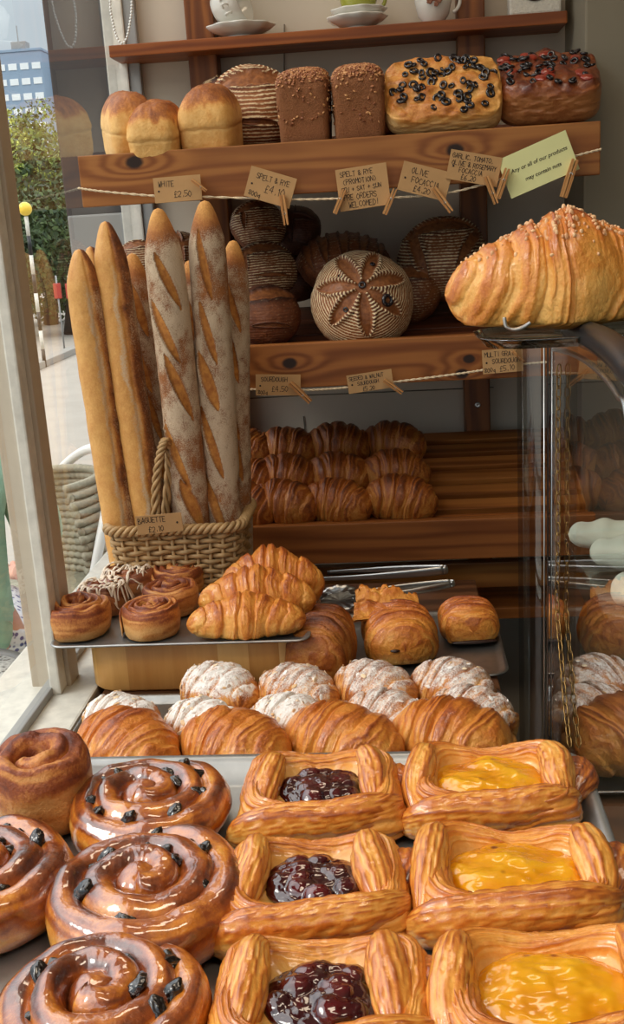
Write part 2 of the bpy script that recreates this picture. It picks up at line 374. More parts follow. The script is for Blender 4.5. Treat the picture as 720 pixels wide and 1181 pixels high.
def boule(r, h, seed, kind='star', n=64, K=26, npet=6, flour=1.0, dark=0.0):
    """axis z; pattern faces +z"""
    D, Fa = cubesphere(n); th = np.arccos(D[:, 2].clip(-1, 1)); az = np.arctan2(D[:, 1], D[:, 0])
    nz = fbm(D * 2 + seed * 3.3, 1); nf = fbm(D * 8 + seed, 2)
    px = th * np.cos(az); py = th * np.sin(az)
    cut = np.zeros(len(D)); lift = np.zeros(len(D))
    def leaf(cx, cy, a, L, W, soft=.6, amt=1.0):
        nonlocal cut, lift
        dx = (px - cx) * math.cos(a) + (py - cy) * math.sin(a); dy = -(px - cx) * math.sin(a) + (py - cy) * math.cos(a)
        q = np.abs(dy) / (W * (1 - (dx / L) ** 2).clip(1e-4) ** .8); q = np.where(np.abs(dx) < L, q, 9)
        q = q * (1 + .5 * (nf - .5))
        cut = np.maximum(cut, amt * sm(1.0, soft, q)); lift = np.maximum(lift, np.exp(-((q - 1.15) / .3) ** 2))
    if kind == 'star':
        for k in range(npet):
            a = 2 * PI * k / npet + .3; leaf(.55 * math.cos(a), .55 * math.sin(a), a, .48, .15)
        leaf(0, 0, 0, .16, .16)
    elif kind == 'crescent':
        leaf(0, .35, .05, 1.15, .26); leaf(.0, -.75, -.1, .7, .07)
        leaf(-.8, -.1, 1.3, .5, .10)
    elif kind == 'fan':
        leaf(.05, .55, .2, 1.2, .30); leaf(-.55, -.1, 1.9, .9, .16); leaf(.75, .1, 1.1, .8, .13)
    elif kind == 'ridges':
        for k in range(5): leaf(-.9 + .45 * k, 0, 1.45, 1.1, .10)
    elif kind == 'cross':
        leaf(0, 0, .1, 1.2, .15); leaf(0, 0, 1.65, 1.2, .15)
    R = 1 + .10 * (nz - .5) + .025 * (nf - .5) - .05 * cut + .05 * lift * (cut < .5)
    rc = .0 if kind == 'star' else 1.05
    th2 = np.arccos((D[:, 1] * math.sin(rc) + D[:, 2] * math.cos(rc)).clip(-1, 1)) if rc else th
    ring = np.sin(th2 * K + 5 * (nz - .5))
    R += .004 * ring * (1 - cut)
    V = D * R[:, None] * np.array([r, r, h / 2]); lo = -h / 2 * .72
    V[:, 2] = np.where(V[:, 2] < lo, lo + (V[:, 2] - lo) * .2, V[:, 2])
    fl = flour * sm(-.15, .55, ring) * (1 - cut) * sm(2.0, 1.4, th) * (.55 + .6 * nz)
    bake = .45 + .25 * (nz - .5) + .25 * lift + .15 * (nf - .5) + dark - .15 * cut
    return V, [Fa], dict(bake=bake.clip(0, 1), fl=fl.clip(0, 1), cut=cut.clip(0, 1))
def baguette(L, R, seed, floury=True, NU=320, NV=104, bow=.006, nscore=6):
    """axis z from 0 to L, facing -y"""
    U, T = np.meshgrid(np.linspace(0, 1, NU), np.linspace(0, 2 * PI, NV, endpoint=False), indexing='ij')
    c = np.stack([np.cos(T) * 1.2, np.sin(T) * 1.2, U * L / R * .9 + seed * 9.7], -1)
    nz = fbm(c * .6, 1); nf = fbm(c * 3, 2)
    env = R * (1 - np.abs(2 * U - 1) ** 9).clip(0) ** .42 * (1 - .30 * sm(.90, 1, U))
    tt = (T + PI / 2 + PI) % (2 * PI) - PI          # 0 faces -y
    ru = np.random.default_rng(seed); cut = np.zeros_like(U); lift = np.zeros_like(U)
    if floury:
        for k in range(nscore):
            uk = .10 + .82 * (k + .5) / nscore + ru.uniform(-.02, .02); a0 = .26 + ru.uniform(-.1, .1); o = ru.uniform(-.35, .35); wd_ = ru.uniform(.20, .36)
            aa = (tt - o) * R; bb = (U - uk) * L
            p = bb * math.cos(a0) - aa * math.sin(a0); q = bb * math.sin(a0) + aa * math.cos(a0)
            hl = L / nscore * ru.uniform(.42, .56); m = np.abs(q) / (R * wd_ * (1 -  (p / hl) ** 2).clip(1e-4) ** .7); m = np.where(np.abs(p) < hl, m, 9)
            cut = np.maximum(cut, sm(1.05, .75, m)); lift = np.maximum(lift, np.exp(-((m - 1.15) / .22) ** 2) * (q < 0) + .4 * np.exp(-((m - 1.1) / .2) ** 2))
    r = env * (1 + .12 * (nz - .5) + .03 * (nf - .5) - .10 * cut + .10 * lift * (cut < .6))
    if not floury: r = env * (1 + .14 * (nz - .5) + .03 * (nf - .5) - .06 * np.exp(-((tt - .55) / .10) ** 2))
    x = r * np.cos(T); y = r * np.sin(T); z = U * L
    P = np.stack([x + bow * np.sin(PI * U) * math.cos(seed), y + bow * np.sin(PI * U) * math.sin(seed), z + 0 * x], -1)
    if floury:
        bake = .62 + .5 * (nz - .5) + .2 * lift - .5 * sm(.92, .99, U); fl = ((1 - cut) * (.56 + 1.1 * (nz - .5) + .5 * (nf - .5)) * sm(.985, .90, U)).clip(0, 1)
    else:
        bake = .12 + .30 * (nf - .5) + .62 * sm(.35, .95, tt + .8 * (nz - .5)) * sm(2.8, 1.9, tt) + .45 * sm(-.9, -1.5, tt) + .2 * (nz - .5); fl = (.66 * np.exp(-((tt - .35 + .9 * (nz - .5)) / .18) ** 2) + .34 * sm(.5, 1.0, tt) + .9 * (fbm(c * np.array([1.2, 1.2, .5]), 6) - .42).clip(0)).clip(0, 1) * sm(.97, .85, U)
    V, Fs = capped(P)
    return V, Fs, dict(bake=pad2(bake.clip(0, 1)), fl=pad2(fl), cut=pad2(cut.clip(0, 1)))
def smooth_path(pts, n):
    pts = np.asarray(pts, float); m = len(pts); t = np.linspace(0, m - 1, n); i = np.clip(t.astype(int), 0, m - 2); f = (t - i)[:, None]
    p0 = pts[np.clip(i - 1, 0, m - 1)]; p1 = pts[i]; p2 = pts[i + 1]; p3 = pts[np.clip(i + 2, 0, m - 1)]
    return .5 * ((2 * p1) + (-p0 + p2) * f + (2 * p0 - 5 * p1 + 4 * p2 - p3) * f ** 2 + (-p0 + 3 * p1 - 3 * p2 + p3) * f ** 3)
def lam_roll(mb, pts, rads, seed, n=90, nv=56, ell=(1, 1), lines=11, tw=0.0, up=(0, 0, 1), amp=.06, base=.22):
    path = smooth_path(pts, n); rad = smooth_path(np.asarray(rads, float)[:, None].repeat(3, 1), n)[:, 0]
    P = sweep(path, rad, nv, up, ell)
    a = np.linspace(0, 2 * PI, nv, endpoint=False)[None]; u = np.linspace(0, 1, n)[:, None]
    q = np.stack([u * 3 + seed * 7 + 0 * a, np.cos(a) * 1.1 + 0 * u, np.sin(a) * 1.1 + 0 * u], -1)
    nz = fbm(q, 3); n2 = fbm(q * np.array([4, 2.5, 2.5]), 5)
    ph = (a + tw * u) * lines / (2 * PI) + 1.6 * (nz - .5)
    fr = ph - np.floor(ph)
    st = np.where(fr < .8, fr / .8, (1 - fr) / .2)          # overlapping leaves of dough
    st = .4 * st + .6 * sm(.34, .66, fbm(np.stack([np.cos((a + tw * u)) * lines / 1.7 + 1.2 * (nz - .5), np.sin((a + tw * u)) * lines / 1.7, u * .7 + seed + 0 * a], -1), 9, 2))
    d = rad[:, None] * (amp * 2 * (st - .5) + .30 * (nz - .5) + .06 * (n2 - .5))
    c = path[:, None]; dirv = P - c; ln = np.linalg.norm(dirv, axis=-1, keepdims=True)
    P = P + dirv / (ln + 1e-9) * d[..., None]
    zn = sm(-.6, 1, np.sin(a) + 0 * u)
    bake = base - .08 + .62 * st ** 1.3 + .16 * zn + .30 * (nz - .5) + .12 * (n2 - .5)
    V, Fs = capped(P); mb.add(V, Fs, bake=pad2(bake.clip(0, 1)))

def danish_body(seed, wide=0.0):
    """folded square danish: a ring of laminated dough round a well, with strips folded over the edges"""
    ru = np.random.default_rng(seed); j = lambda a=.002: ru.uniform(-a, a)
    mb = MB(); NU, NV = 220, 84
    ki = .56 + wide * 14
    prof = smooth_path([(.88, .0, 0), (1.0, .004, 0), (1.05, .013, 0), (1.01, .024, 0), (.93, .0320, 0), (.85, .0350, 0), (.77, .0335, 0), (.68, .0290, 0), (ki + .03, .0225, 0), (ki * .8, .0195, 0), (.02, .0190, 0)], NV)
    f = np.linspace(0, 2 * PI, NU, endpoint=False)[:, None]; s = np.linspace(0, 1, NV)[None]
    sq = (np.abs(np.cos(f)) ** 5 + np.abs(np.sin(f)) ** 5) ** -.2
    K = prof[None, :, 0]; Z = prof[None, :, 1] + 0 * f
    ang = lambda c, wd: np.exp(-((((f - math.radians(c)) + PI) % (2 * PI) - PI) / math.radians(wd)) ** 2)
    hs = 1 - .16 * ang(-90, 32) - .14 * ang(90, 30) + .07 * ang(40, 22) + .07 * ang(140, 22) + .05 * j(1)
    Z = Z * (hs * sm(.15, .4, s) + (1 - sm(.15, .4, s)))
    lw = np.exp(-(Z / .016) ** 2); kk = K * (1 + (.10 * ang(218, 15) + .06 * ang(-35, 13) + .08 * ang(20, 20) - .06 * ang(-62, 8) - .05 * ang(150, 9)) * lw)
    P = np.stack([.0575 * kk * sq * np.cos(f), .0465 * kk * sq * np.sin(f), Z], -1)
    q = np.stack([np.cos(f) * 1.6 + 0 * s + seed, np.sin(f) * 1.6 + 0 * s, 2.2 * s + 0 * f], -1); nz = fbm(q, 1); n2 = fbm(q * 5, 2)
    ph = s * 19 + 2.6 * (nz - .5) + .5 * np.sin(f * 2 + seed); fr = ph - np.floor(ph); st = np.where(fr < .82, fr / .82, (1 - fr) / .18); st = .45 * st + .55 * sm(.3, .7, fbm(np.stack([ph * 2.6, np.cos(f) * 1.3 + 0 * s, np.sin(f) * 1.3 + seed + 0 * s], -1), 9, 2))
    lamw = sm(.78, .66, s) * sm(0, .06, s)
    du = np.roll(P, -1, 0) - np.roll(P, 1, 0); dv = np.gradient(P, axis=1); N = np.cross(du, dv); N /= np.linalg.norm(N, axis=-1, keepdims=True) + 1e-12
    if N[0, 20, 0] < 0: N = -N
    P = P + N * (lamw * .0030 * (st - .5) + .0055 * (nz - .5) + .0012 * (n2 - .5))[..., None]
    P[..., 2] = np.maximum(P[..., 2], 0)
    bake = .02 + lamw * .46 * st ** 1.3 + .20 * sm(.010, .034, P[..., 2]) + .30 * (nz - .5) + .12 * (n2 - .5) + .16 * ang(-90, 25) * lamw
    V = P.reshape(-1, 3); Fa = grid(NU, NV, True, False); mb.add(V, Fa if True else Fa, bake=bake.clip(0, 1))
    w = wide
    kw = dict(amp=.075, base=.08)
    lam_roll(mb, [(-.052 - w + j(), -.040, .0165), (-.050 - w + j(), -.018, .0265), (-.047 - w + j(), .008, .0318), (-.044 - w + j(), .030, .0330 + j()), (-.037 - w, .045, .0200)], [.0045, .0105, .0112, .0080, .0015], seed + 1, ell=(1, .85), lines=17, tw=.7, **kw)
    lam_roll(mb, [(.047 + w + j(), -.034, .0210), (.046 + w + j(), -.012, .0285), (.044 + w + j(), .012, .0325), (.041 + w, .032, .0335 + j()), (.035 + w, .046, .0200)], [.0045, .0110, .0118, .0085, .0015], seed + 2, ell=(1, .85), lines=17, tw=-.7, **kw)
    lam_roll(mb, [(.062 + w * .5, -.010, .0130), (.053, -.026 + j(), .0210), (.034, -.0365 + j(), .0240 + j()), (.008, -.0410, .0215 + j()), (-.018, -.0440 + j(), .0190), (-.042, -.0450, .0165), (-.058, -.0430, .0110), (-.068, -.0370, .0050)], [.0015, .0080, .0118, .0128, .0132, .0128, .0090, .0020], seed + 4, n=140, ell=(.85, 1.30), lines=25, tw=1.3, amp=.08, base=.10)
    lam_roll(mb, [(.055 + w * .6, -.010, .011), (.062 + w * .6, .008, .015 + j()), (.062 + w * .5, .026, .0155), (.054, .042, .013)], [.003, .0135, .0135, .003], seed + 5, lines=13, tw=1.2, amp=.05, base=.28)
    return mb

def cherry_filling(seed):
    ru = np.random.default_rng(seed); mb = MB()
    D, Fa = cubesphere(40); p = D * np.array([.0335, .0285, .0075]); 
    h = np.zeros(len(D)); 
    for k in range(26):
        a = ru.uniform(0, 2 * PI); q = math.sqrt(ru.uniform(0, 1)); r = ru.uniform(.006, .0095); c = np.array([q * .028 * math.cos(a), q * .023 * math.sin(a)])
        d2 = ((p[:, :2] - c) ** 2).sum(1) / r ** 2; h = np.maximum(h, np.sqrt((1 - d2).clip(0)) * r * ru.uniform(.25, .6))
    n2 = fbm(D * 9 + seed, 2)
    p[:, 2] += .0225 + np.where(D[:, 2] > 0, h + .0015 * (n2 - .5), 0)
    mb.add(p, [Fa], bake=(.1 + h / .008 * .4 + .5 * (fbm(D * 3 + seed, 4) - .4)).clip(0, 1))
    return mb

def custard_filling(seed):
    mb = MB(); D, Fa = cubesphere(44); nz = fbm(D * np.array([2.2, 2.2, 1]) + seed, 1); n2 = fbm(D * 7 + seed, 2)
    V = D * np.array([.0420, .0335, .009]); V[:, 2] += .0220 + np.where(D[:, 2] > 0, .008 * (nz - .5) + .0012 * (n2 - .5), 0)
    mb.add(V, [Fa], bake=nz); return mb
def flakes(mb, V, w, n, seed, r=(.004, .006), th=.0006, mi=0):
    ru = np.random.default_rng(seed); idx = ru.choice(len(V), n, p=w / w.sum()); D, Fa = cubesphere(4)
    c0 = V.mean(0)
    for i in idx:
        nrm = Vector((V[i] - c0)).normalized(); q = Vector((0, 0, 1)).rotation_difference(nrm)
        M = Matrix.Translation(Vector(V[i]) + nrm * th * .8) @ q.to_matrix().to_4x4() @ Euler((ru.uniform(-.5, .5), ru.uniform(-.5, .5), ru.uniform(0, 6))).to_matrix().to_4x4()
        s = ru.uniform(*r); mb.add(D * np.array([s, s * .6, th]), [Fa], mi, M, bake=ru.uniform(0, 1), fl=ru.uniform(.1, .8))
def simple_mb(g): 
    V, Fs, at = g; return MB().add(V, Fs, **at)

# stroke font: "xy xy|xy xy" on a 4 x 6 grid
GL = {'A': "00 26 40|12 32", 'B': "00 06 35 34 03|03 42 41 30 00", 'C': "45 26 04 02 20 41", 'D': "00 06 26 44 42 20 00", 'E': "40 00 06 46|03 33", 'F': "00 06 46|03 33", 'G': "45 26 04 02 20 41 43 23", 'H': "00 06|40 46|03 43",
      'I': "20 26", 'J': "46 41 20 01", 'K': "00 06|46 03 40", 'L': "06 00 40", 'M': "00 06 23 46 40", 'N': "00 06 40 46", 'O': "20 02 04 26 44 42 20", 'P': "00 06 36 45 44 33 03", 'R': "00 06 36 45 44 33 03|23 40", 'S': "45 26 05 04 42 41 20 01",
      'T': "06 46|26 20", 'U': "06 01 20 41 46", 'V': "06 20 46", 'W': "06 10 24 30 46", 'X': "00 46|06 40", 'Y': "06 23 46|23 20", 'Z': "06 46 00 40", '0': "20 02 04 26 44 42 20", '1': "15 26 20", '2': "05 26 45 43 00 40", '4': "36 02 42|36 30",
      '5': "46 06 03 33 42 41 20 00", '6': "46 14 01 20 41 42 23 02", '8': "23 05 26 45 23 01 20 41 23", '£': "45 26 15 10|00 40|03 33", '.': "20 21", ',': "21 10", '&': "40 05 26 34 02 10 42", '+': "21 25|03 43", '!': "26 22|20 21", '(': "36 14 12 30", ')': "16 34 32 10", 'g': "42 33 12 11 30 41 44 4a"}
def handwriting(mb, text, x, z, h, seed, y=-.0010, sw=.0007):
    ru = random.Random(seed)
    for ch in text:
        w = h * .62
        if ch == ' ': x += w * .8; continue
        oy = ru.uniform(-.08, .08) * h; sl = ru.uniform(.0, .15)
        for st in GL[ch].split('|'):
            pts = []
            for tkn in st.split():
                a = int(tkn[0]); b = -2 if tkn[1] == 'a' else int(tkn[1])
                pts.append((x + (a / 4 * w * .8 + sl * b / 6 * h * .4 + ru.uniform(-.03, .03) * h), z + b / 6 * h + oy + ru.uniform(-.03, .03) * h))
            for (x0, z0), (x1, z1) in zip(pts, pts[1:]):
                dx, dz = x1 - x0, z1 - z0; l = math.hypot(dx, dz) + 1e-9; nx, nz = -dz / l * sw / 2, dx / l * sw / 2; ex, ez = dx / l * sw * .4, dz / l * sw * .4
                mb.add([(x0 - ex + nx, y, z0 - ez + nz), (x0 - ex - nx, y, z0 - ez - nz), (x1 + ex - nx, y, z1 + ez - nz), (x1 + ex + nx, y, z1 + ez + nz)], [[(0, 1, 2, 3)]], flat=True)
        x += w * (1.05 if ch not in '.,!I1' else .75)
    return x
# ------------------------------------------------------------------ materials
M = {}
M['pine2'] = pine('pine_wide_board', knots=[(at_y(155, 187, 1.8)[0] + .09, at_y(155, 187, 1.8)[2], 1.15), (at_y(525, 173, 1.8)[0] + .09, at_y(525, 173, 1.8)[2], 1.1)], light=(170, 112, 57), dark=(124, 70, 29))
M['pine3'] = pine('pine_board_with_knots', knots=[(at_y(334, 419, 1.8)[0] + .09, at_y(334, 419, 1.8)[2], 1.0), (at_y(541, 414, 1.8)[0] + .09, at_y(541, 414, 1.8)[2], .8), (at_y(533, 431, 1.8)[0] + .09, at_y(533, 431, 1.8)[2], .9)], light=(162, 102, 50), dark=(112, 60, 23))
M['pine4'] = pine('pine_low_board', light=(146, 88, 41), dark=(101, 52, 20), freq=30)
M['pine5'] = pine('pine_rail', light=(162, 105, 48), dark=(124, 72, 29), freq=30)
M['pine_top'] = pine('pine_cup_shelf', light=(154, 86, 35), dark=(111, 54, 19), freq=34)
M['pine_post'] = pine('pine_post', cross='x', light=(146, 88, 39), dark=(97, 51, 20), freq=34)
M['deck'] = pine('dark_stained_deck', cross='y', light=(104, 54, 29), dark=(61, 28, 16), freq=26, rough=.5)
M['slat'] = pine('pine_slats', cross='y', light=(182, 114, 54), dark=(124, 68, 28), freq=22)
M['table'] = pine('worn_table_top', cross='y', light=(112, 72, 44), dark=(66, 40, 24), freq=22)
M['counter'] = pine('counter_wood', light=(120, 78, 46), dark=(76, 46, 26))
M['peg'] = pine('peg_wood', cross='x', light=(214, 160, 100), dark=(176, 120, 66), freq=120, wob=.02)
M['wall'] = plain('painted_wall', (202, 190, 172), .7, ns=7, amt=.05)
M['wall_r'] = plain('grey_painted_wall', (136, 128, 110), .7, ns=6, amt=.06)
M['ceil'] = plain('ceiling_paint', (214, 210, 200), .8)
M['floor'] = plain('dark_floor', (62, 52, 44), .6, ns=4, amt=.2)
M['white_paint'] = plain('worn_white_paint', (216, 212, 200), .55, ns=40, amt=.14, bump=.15)
M['frame_paint'] = plain('window_frame_paint', (184, 170, 150), .5, ns=10, amt=.08)
M['frame_grey'] = plain('grey_frame_paint', (150, 150, 148), .5)
M['glass'] = glass('window_glass')
M['cglass'] = glass('display_case_glass', f0=.06, gain=1.1)
M['steel'] = plain('brushed_steel', (190, 190, 188), .28, metal=1)
M['tray'] = plain('baking_tray_steel', (172, 172, 170), .38, metal=1, ns=60, amt=.10)
M['tray_alu'] = plain('aluminium_tray', (176, 178, 178), .42, metal=.9, ns=50, amt=.08)  # slightly paler, rougher metal than the other trays
M['black'] = plain('black_trim', (22, 22, 22), .35)
M['darkmetal'] = plain('dark_curved_trim', (26, 30, 34), .35, metal=0)
M['gold'] = plain('brass_chain', (150, 118, 70), .35, metal=1)
M['card'] = plain('kraft_card', (182, 142, 94), .8, ns=30, amt=.07)
M['card_light'] = plain('pale_yellow_card', (222, 222, 160), .7, ns=20, amt=.03)
M['ink'] = plain('black_ink', (38, 28, 22), .7)
M['twine'] = plain('cotton_twine', (226, 206, 172), .9, ns=400, amt=.2)
M['wicker'] = plain('wicker_cane', (176, 142, 96), .55, ns=60, amt=.22)
M['bamboo'] = None
M['china'] = plain('pale_china', (222, 220, 212), .18, coat=.6)
M['china_green'] = plain('olive_green_china', (158, 160, 62), .25, coat=.5)
M['decal'] = plain('brown_floral_decal', (130, 78, 52), .4)
M['box_white'] = plain('embossed_white_box', (206, 202, 190), .6, ns=300, amt=.12, bump=.8)
M['chainw'] = plain('white_plastic_beads', (232, 232, 228), .3)
SALT = (244, 240, 234)
M['cro'] = pastry('croissant_crust', fl=None, bump=.7, bs=150, bd=.004)
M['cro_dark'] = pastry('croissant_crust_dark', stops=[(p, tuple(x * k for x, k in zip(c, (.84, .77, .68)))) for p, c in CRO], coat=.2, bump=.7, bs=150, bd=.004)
M['cro_glossy'] = pastry('glazed_croissant_crust', coat=.45, coatr=.16, bump=.7, bs=150, bd=.004, stops=[(.0, (240, 186, 100)), (.3, (226, 150, 62)), (.55, (204, 116, 38)), (.8, (158, 74, 24)), (1, (96, 40, 14))])
M['cro_sugar'] = pastry('sugared_croissant_crust', coat=.1, fl=SALT, fln=520, flth=(.12, .80), bump=.7, bs=150, bd=.004)
M['dan'] = pastry('danish_crust', coat_ior=1.7, coat=.6, coatr=.16, stops=[(.0, (246, 196, 112)), (.28, (232, 160, 68)), (.52, (206, 118, 40)), (.76, (160, 78, 26)), (1, (92, 40, 14))], rough=.36, lo=24, loamt=.28, amt=.14, mic=260, micamt=.3)
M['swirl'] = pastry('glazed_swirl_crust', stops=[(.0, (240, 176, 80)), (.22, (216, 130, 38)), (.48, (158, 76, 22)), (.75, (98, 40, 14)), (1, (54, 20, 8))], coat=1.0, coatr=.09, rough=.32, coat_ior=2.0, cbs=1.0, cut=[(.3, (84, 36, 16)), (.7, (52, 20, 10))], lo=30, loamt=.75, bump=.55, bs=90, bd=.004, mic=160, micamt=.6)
M['cinn'] = pastry('cinnamon_bun_crust', stops=[(.0, (232, 176, 108)), (.3, (208, 136, 68)), (.5, (160, 84, 42)), (.75, (112, 50, 28)), (1, (70, 30, 18))], coat=.2, rough=.5, loamt=.4, cut=[(.3, (112, 54, 34)), (.7, (78, 34, 22))], fl=(214, 150, 110), fln=900, flth=(.62, .8), bump=.6, bs=420)
M['iced'] = pastry('iced_bun_crust', stops=[(.0, (200, 136, 84)), (.5, (140, 76, 44)), (1, (76, 34, 22))], cut=[(.3, (84, 36, 24)), (.7, (58, 24, 16))], coat=.3)
M['icing'] = plain('white_icing', (232, 214, 192), .35, coat=.4)
M['raisin'] = plain('raisin_skin', (20, 12, 11), .22, ns=200, amt=.4, coat=1.0, bump=.3)
M['tin'] = pastry('white_tin_loaf_crust', stops=[(.0, (234, 188, 116)), (.3, (220, 164, 88)), (.55, (192, 122, 54)), (.8, (146, 82, 36)), (1, (96, 50, 24))], coat=.05, rough=.6, bump=.45, bs=240, ns=120)
M['rye'] = pastry('dark_rye_crust', stops=[(.0, (158, 106, 64)), (.4, (138, 86, 50)), (.7, (112, 66, 38)), (1, (72, 40, 24))], coat=0, rough=.75, bump=.8, bs=420, ns=300, amt=.5)
M['seed'] = NT('toasted_seed'); _s = M['seed']; M['seed'] = _s.pbr(_s.ramp(_s.attr('bake'), [(0, (120, 66, 38)), (.5, (160, 100, 60)), (1, (204, 152, 98))]), .6)
M['boule'] = pastry('sourdough_crust', stops=[(.0, (190, 128, 72)), (.35, (150, 90, 46)), (.6, (112, 60, 30)), (.8, (76, 38, 20)), (1, (44, 22, 14))], coat=.1, rough=.6, fl=(226, 204, 164), fln=200, flth=(.25, .75), cut=[(.3, (158, 98, 52)), (.7, (112, 62, 30))], lo=16, loamt=.3)
M['boule_dark'] = pastry('dark_sourdough_crust', stops=[(.0, (140, 84, 46)), (.35, (108, 60, 32)), (.6, (80, 42, 22)), (1, (40, 20, 12))], coat=.1, rough=.6, fl=(178, 150, 112), fln=200, flth=(.3, .8), cut=[(.3, (96, 52, 26)), (.7, (66, 34, 18))], lo=16)
M['bag'] = pastry('floury_baguette_crust', stops=[(.0, (226, 168, 92)), (.4, (176, 112, 58)), (.7, (128, 74, 40)), (1, (84, 46, 26))], coat=0, rough=.75, fl=(206, 184, 156), fln=650, flth=(.30, .80), cut=[(.3, (206, 142, 66)), (.7, (164, 98, 42))], bump=.5, bs=400)
M['bag_bare'] = pastry('plain_baguette_crust', stops=[(.0, (226, 172, 98)), (.3, (208, 146, 76)), (.55, (160, 98, 48)), (.8, (104, 58, 32)), (1, (66, 36, 22))], coat=.1, rough=.6, fl=(216, 190, 156), fln=420, flth=(.3, .9), bump=.5, bs=300)
M['foc'] = pastry('focaccia_crust', stops=[(.0, (238, 196, 130)), (.3, (224, 168, 90)), (.55, (196, 124, 54)), (.8, (146, 76, 32)), (1, (92, 44, 22))], coat=.2, rough=.5, lo=26, loamt=.6, ns=60, amt=.4, fl=(248, 240, 226), fln=300, flth=(.75, .85))
M['foc_dark'] = pastry('dark_focaccia_crust', stops=[(.0, (178, 116, 66)), (.3, (150, 84, 42)), (.6, (104, 46, 26)), (1, (52, 20, 14))], coat=.4, rough=.4, lo=30, loamt=.8)
M['olive'] = plain('black_olive', (32, 26, 30), .25, coat=.5, ns=200, amt=.3)
M['tomato'] = plain('roasted_tomato', (150, 52, 34), .35, coat=.5, ns=60, amt=.3)
_s = NT('cherry_jam'); M['cherry'] = _s.pbr(_s.ramp(_s.math('ADD', _s.attr('bake'), _s.math('MULTIPLY', _s.math('SUBTRACT', _s.noise(60, 2), .5), .6)), [(.2, (48, 4, 10)), (.55, (96, 10, 18)), (.95, (166, 30, 28))]), .12, coat=1.0, coatr=.04, spec=.6)
_s = NT('baked_custard'); _n1 = _s.math('ADD', _s.math('MULTIPLY', _s.noise(34, 3), .6), _s.math('MULTIPLY', _s.attr('bake'), .5))
_c = _s.ramp(_n1, [(.3, (188, 102, 6)), (.5, (224, 148, 10)), (.75, (238, 178, 30))])
_c = _s.mix(_s.step(_s.voro(46, out='Distance'), .16, .05), _c, lin((130, 66, 20)))
M['custard'] = _s.pbr(_c, .22, bump=_s.bump(_s.noise(45, 2), .25, .002), coat=.9, coatr=.08, sss=.05)
M['choc'] = plain('chocolate', (44, 22, 14), .35)
_s = NT('bamboo_strips'); _X, _Y, _Z = _s.sep(_s.coord()); _a = _s.math('ARCTAN2', _Y, _X); _k = _s.math('FLOOR', _s.math('MULTIPLY', _s.math('ADD', _X, _s.math('MULTIPLY', _Y, .35)), 23))
_w = _s.N('ShaderNodeTexWhiteNoise', noise_dimensions='1D'); _s.put(_w.inputs['W'], _k)
_f = _s.math('ADD', _s.math('MULTIPLY', _w.outputs[0], .8), _s.math('MULTIPLY', _s.noise(30, 3, _s.mapped(_s.coord(), (3, 3, .3))), .3))
M['bamboo'] = _s.pbr(_s.ramp(_f, [(.1, (182, 122, 60)), (.5, (220, 166, 94)), (.95, (240, 204, 140))]), .5)

# ------------------------------------------------------------------ the room (structure)
def struct(mb, name, mat, parent=None, **k):
    o = mb.build(name, mat, parent, **k)
    if parent is None: o['kind'] = 'structure'
    return o
WY = 2.2
struct(MB().box(-.62, 3.2, -3.0, 2.4, -.05, 0), 'floor', M['floor'])
struct(MB().box(-.62, 3.2, -3.0, 2.4, 2.6, 2.7), 'ceiling', M['ceil'])
wb = MB().box(-.50, .345, WY, WY + .12, 0, 2.6)
struct(wb, 'wall_back', M['wall'])
wr = MB().box(.343, 1.6, 1.985, WY + .12, 0, 2.6, .004)
struct(wr, 'wall_right', M['wall_r'])
struct(MB().box(1.6, 1.7, -3.0, 2.3, 0, 2.6), 'wall_side', M['wall_r'])
cr = MB()
_p = [at_y(328, 28, WY - .002), at_y(328, 60, WY - .002), at_y(327, 200, WY - .002)]
add_tube(cr, _p, .0012, 5)
add_tube(cr, [at_y(350, 480, WY - .002), at_y(352, 500, WY - .002), at_y(349, 545, WY - .002)], .001, 5, up=(0, 1, 0))
add_tube(cr, [(-.48, WY - .001, 1.075), (-.2, WY - .001, 1.078), (.2, WY - .001, 1.076)], .0012, 5)
struct(cr, 'trim_1', plain('wall_seam', (120, 112, 100), .8))

# window: low wall under it, sill, mullion, panes, far jamb
GX = -.51
win = thing('window_1', None, None, (GX, 1.4, .8)); win['kind'] = 'structure'
WO = (GX, 1.4, .8)
MB().box(GX - .10, -.448, -2.6, 2.2, .745, .80, .004).build('window_sill', M['white_paint'], win, origin=WO)
MB().box(GX - .012, GX + .004, -2.6, 2.2, .796, .812, .002).build('glazing_strip', M['frame_grey'], win, origin=WO)
MY0, MY1 = at_x(37, 440, GX + .022)[1], at_x(48.6, 440, GX + .022)[1]; print('mullion', MY0, MY1)
mu = MB().box(at_y(24, 700, MY0)[0], GX + .022, MY0, MY1, .79, 2.45, .003)
mu.box(GX + .0, GX + .016, MY0 - .030, MY0, .80, 2.45, .003, mi=1)
mu.build('mullion', [M['frame_paint'], M['white_paint']], win, origin=WO)
jb = MB().box(GX - .03, GX + .012, 2.175, 2.2, .79, 2.45, .003)
jb.box(GX + .012, GX + .035, 2.18, 2.2, .79, 2.45, .003, mi=1)
jb.build('jamb', [M['white_paint'], M['frame_grey']], win, origin=WO)
MB().box(GX - .05, GX + .03, -2.6, 2.2, 2.45, 2.6, .004).build('window_head', M['frame_paint'], win, origin=WO)
MB().add([(GX, -2.6, .80), (GX, MY0, .80), (GX, MY0, 2.46), (GX, -2.6, 2.46)], [[(0, 1, 2, 3)]]).build('glass_pane', M['glass'], win, origin=WO)
MB().add([(GX, MY1, .80), (GX, 2.16, .80), (GX, 2.16, 2.46), (GX, MY1, 2.46)], [[(0, 1, 2, 3)]]).build('glass_pane', M['glass'], win, origin=WO)
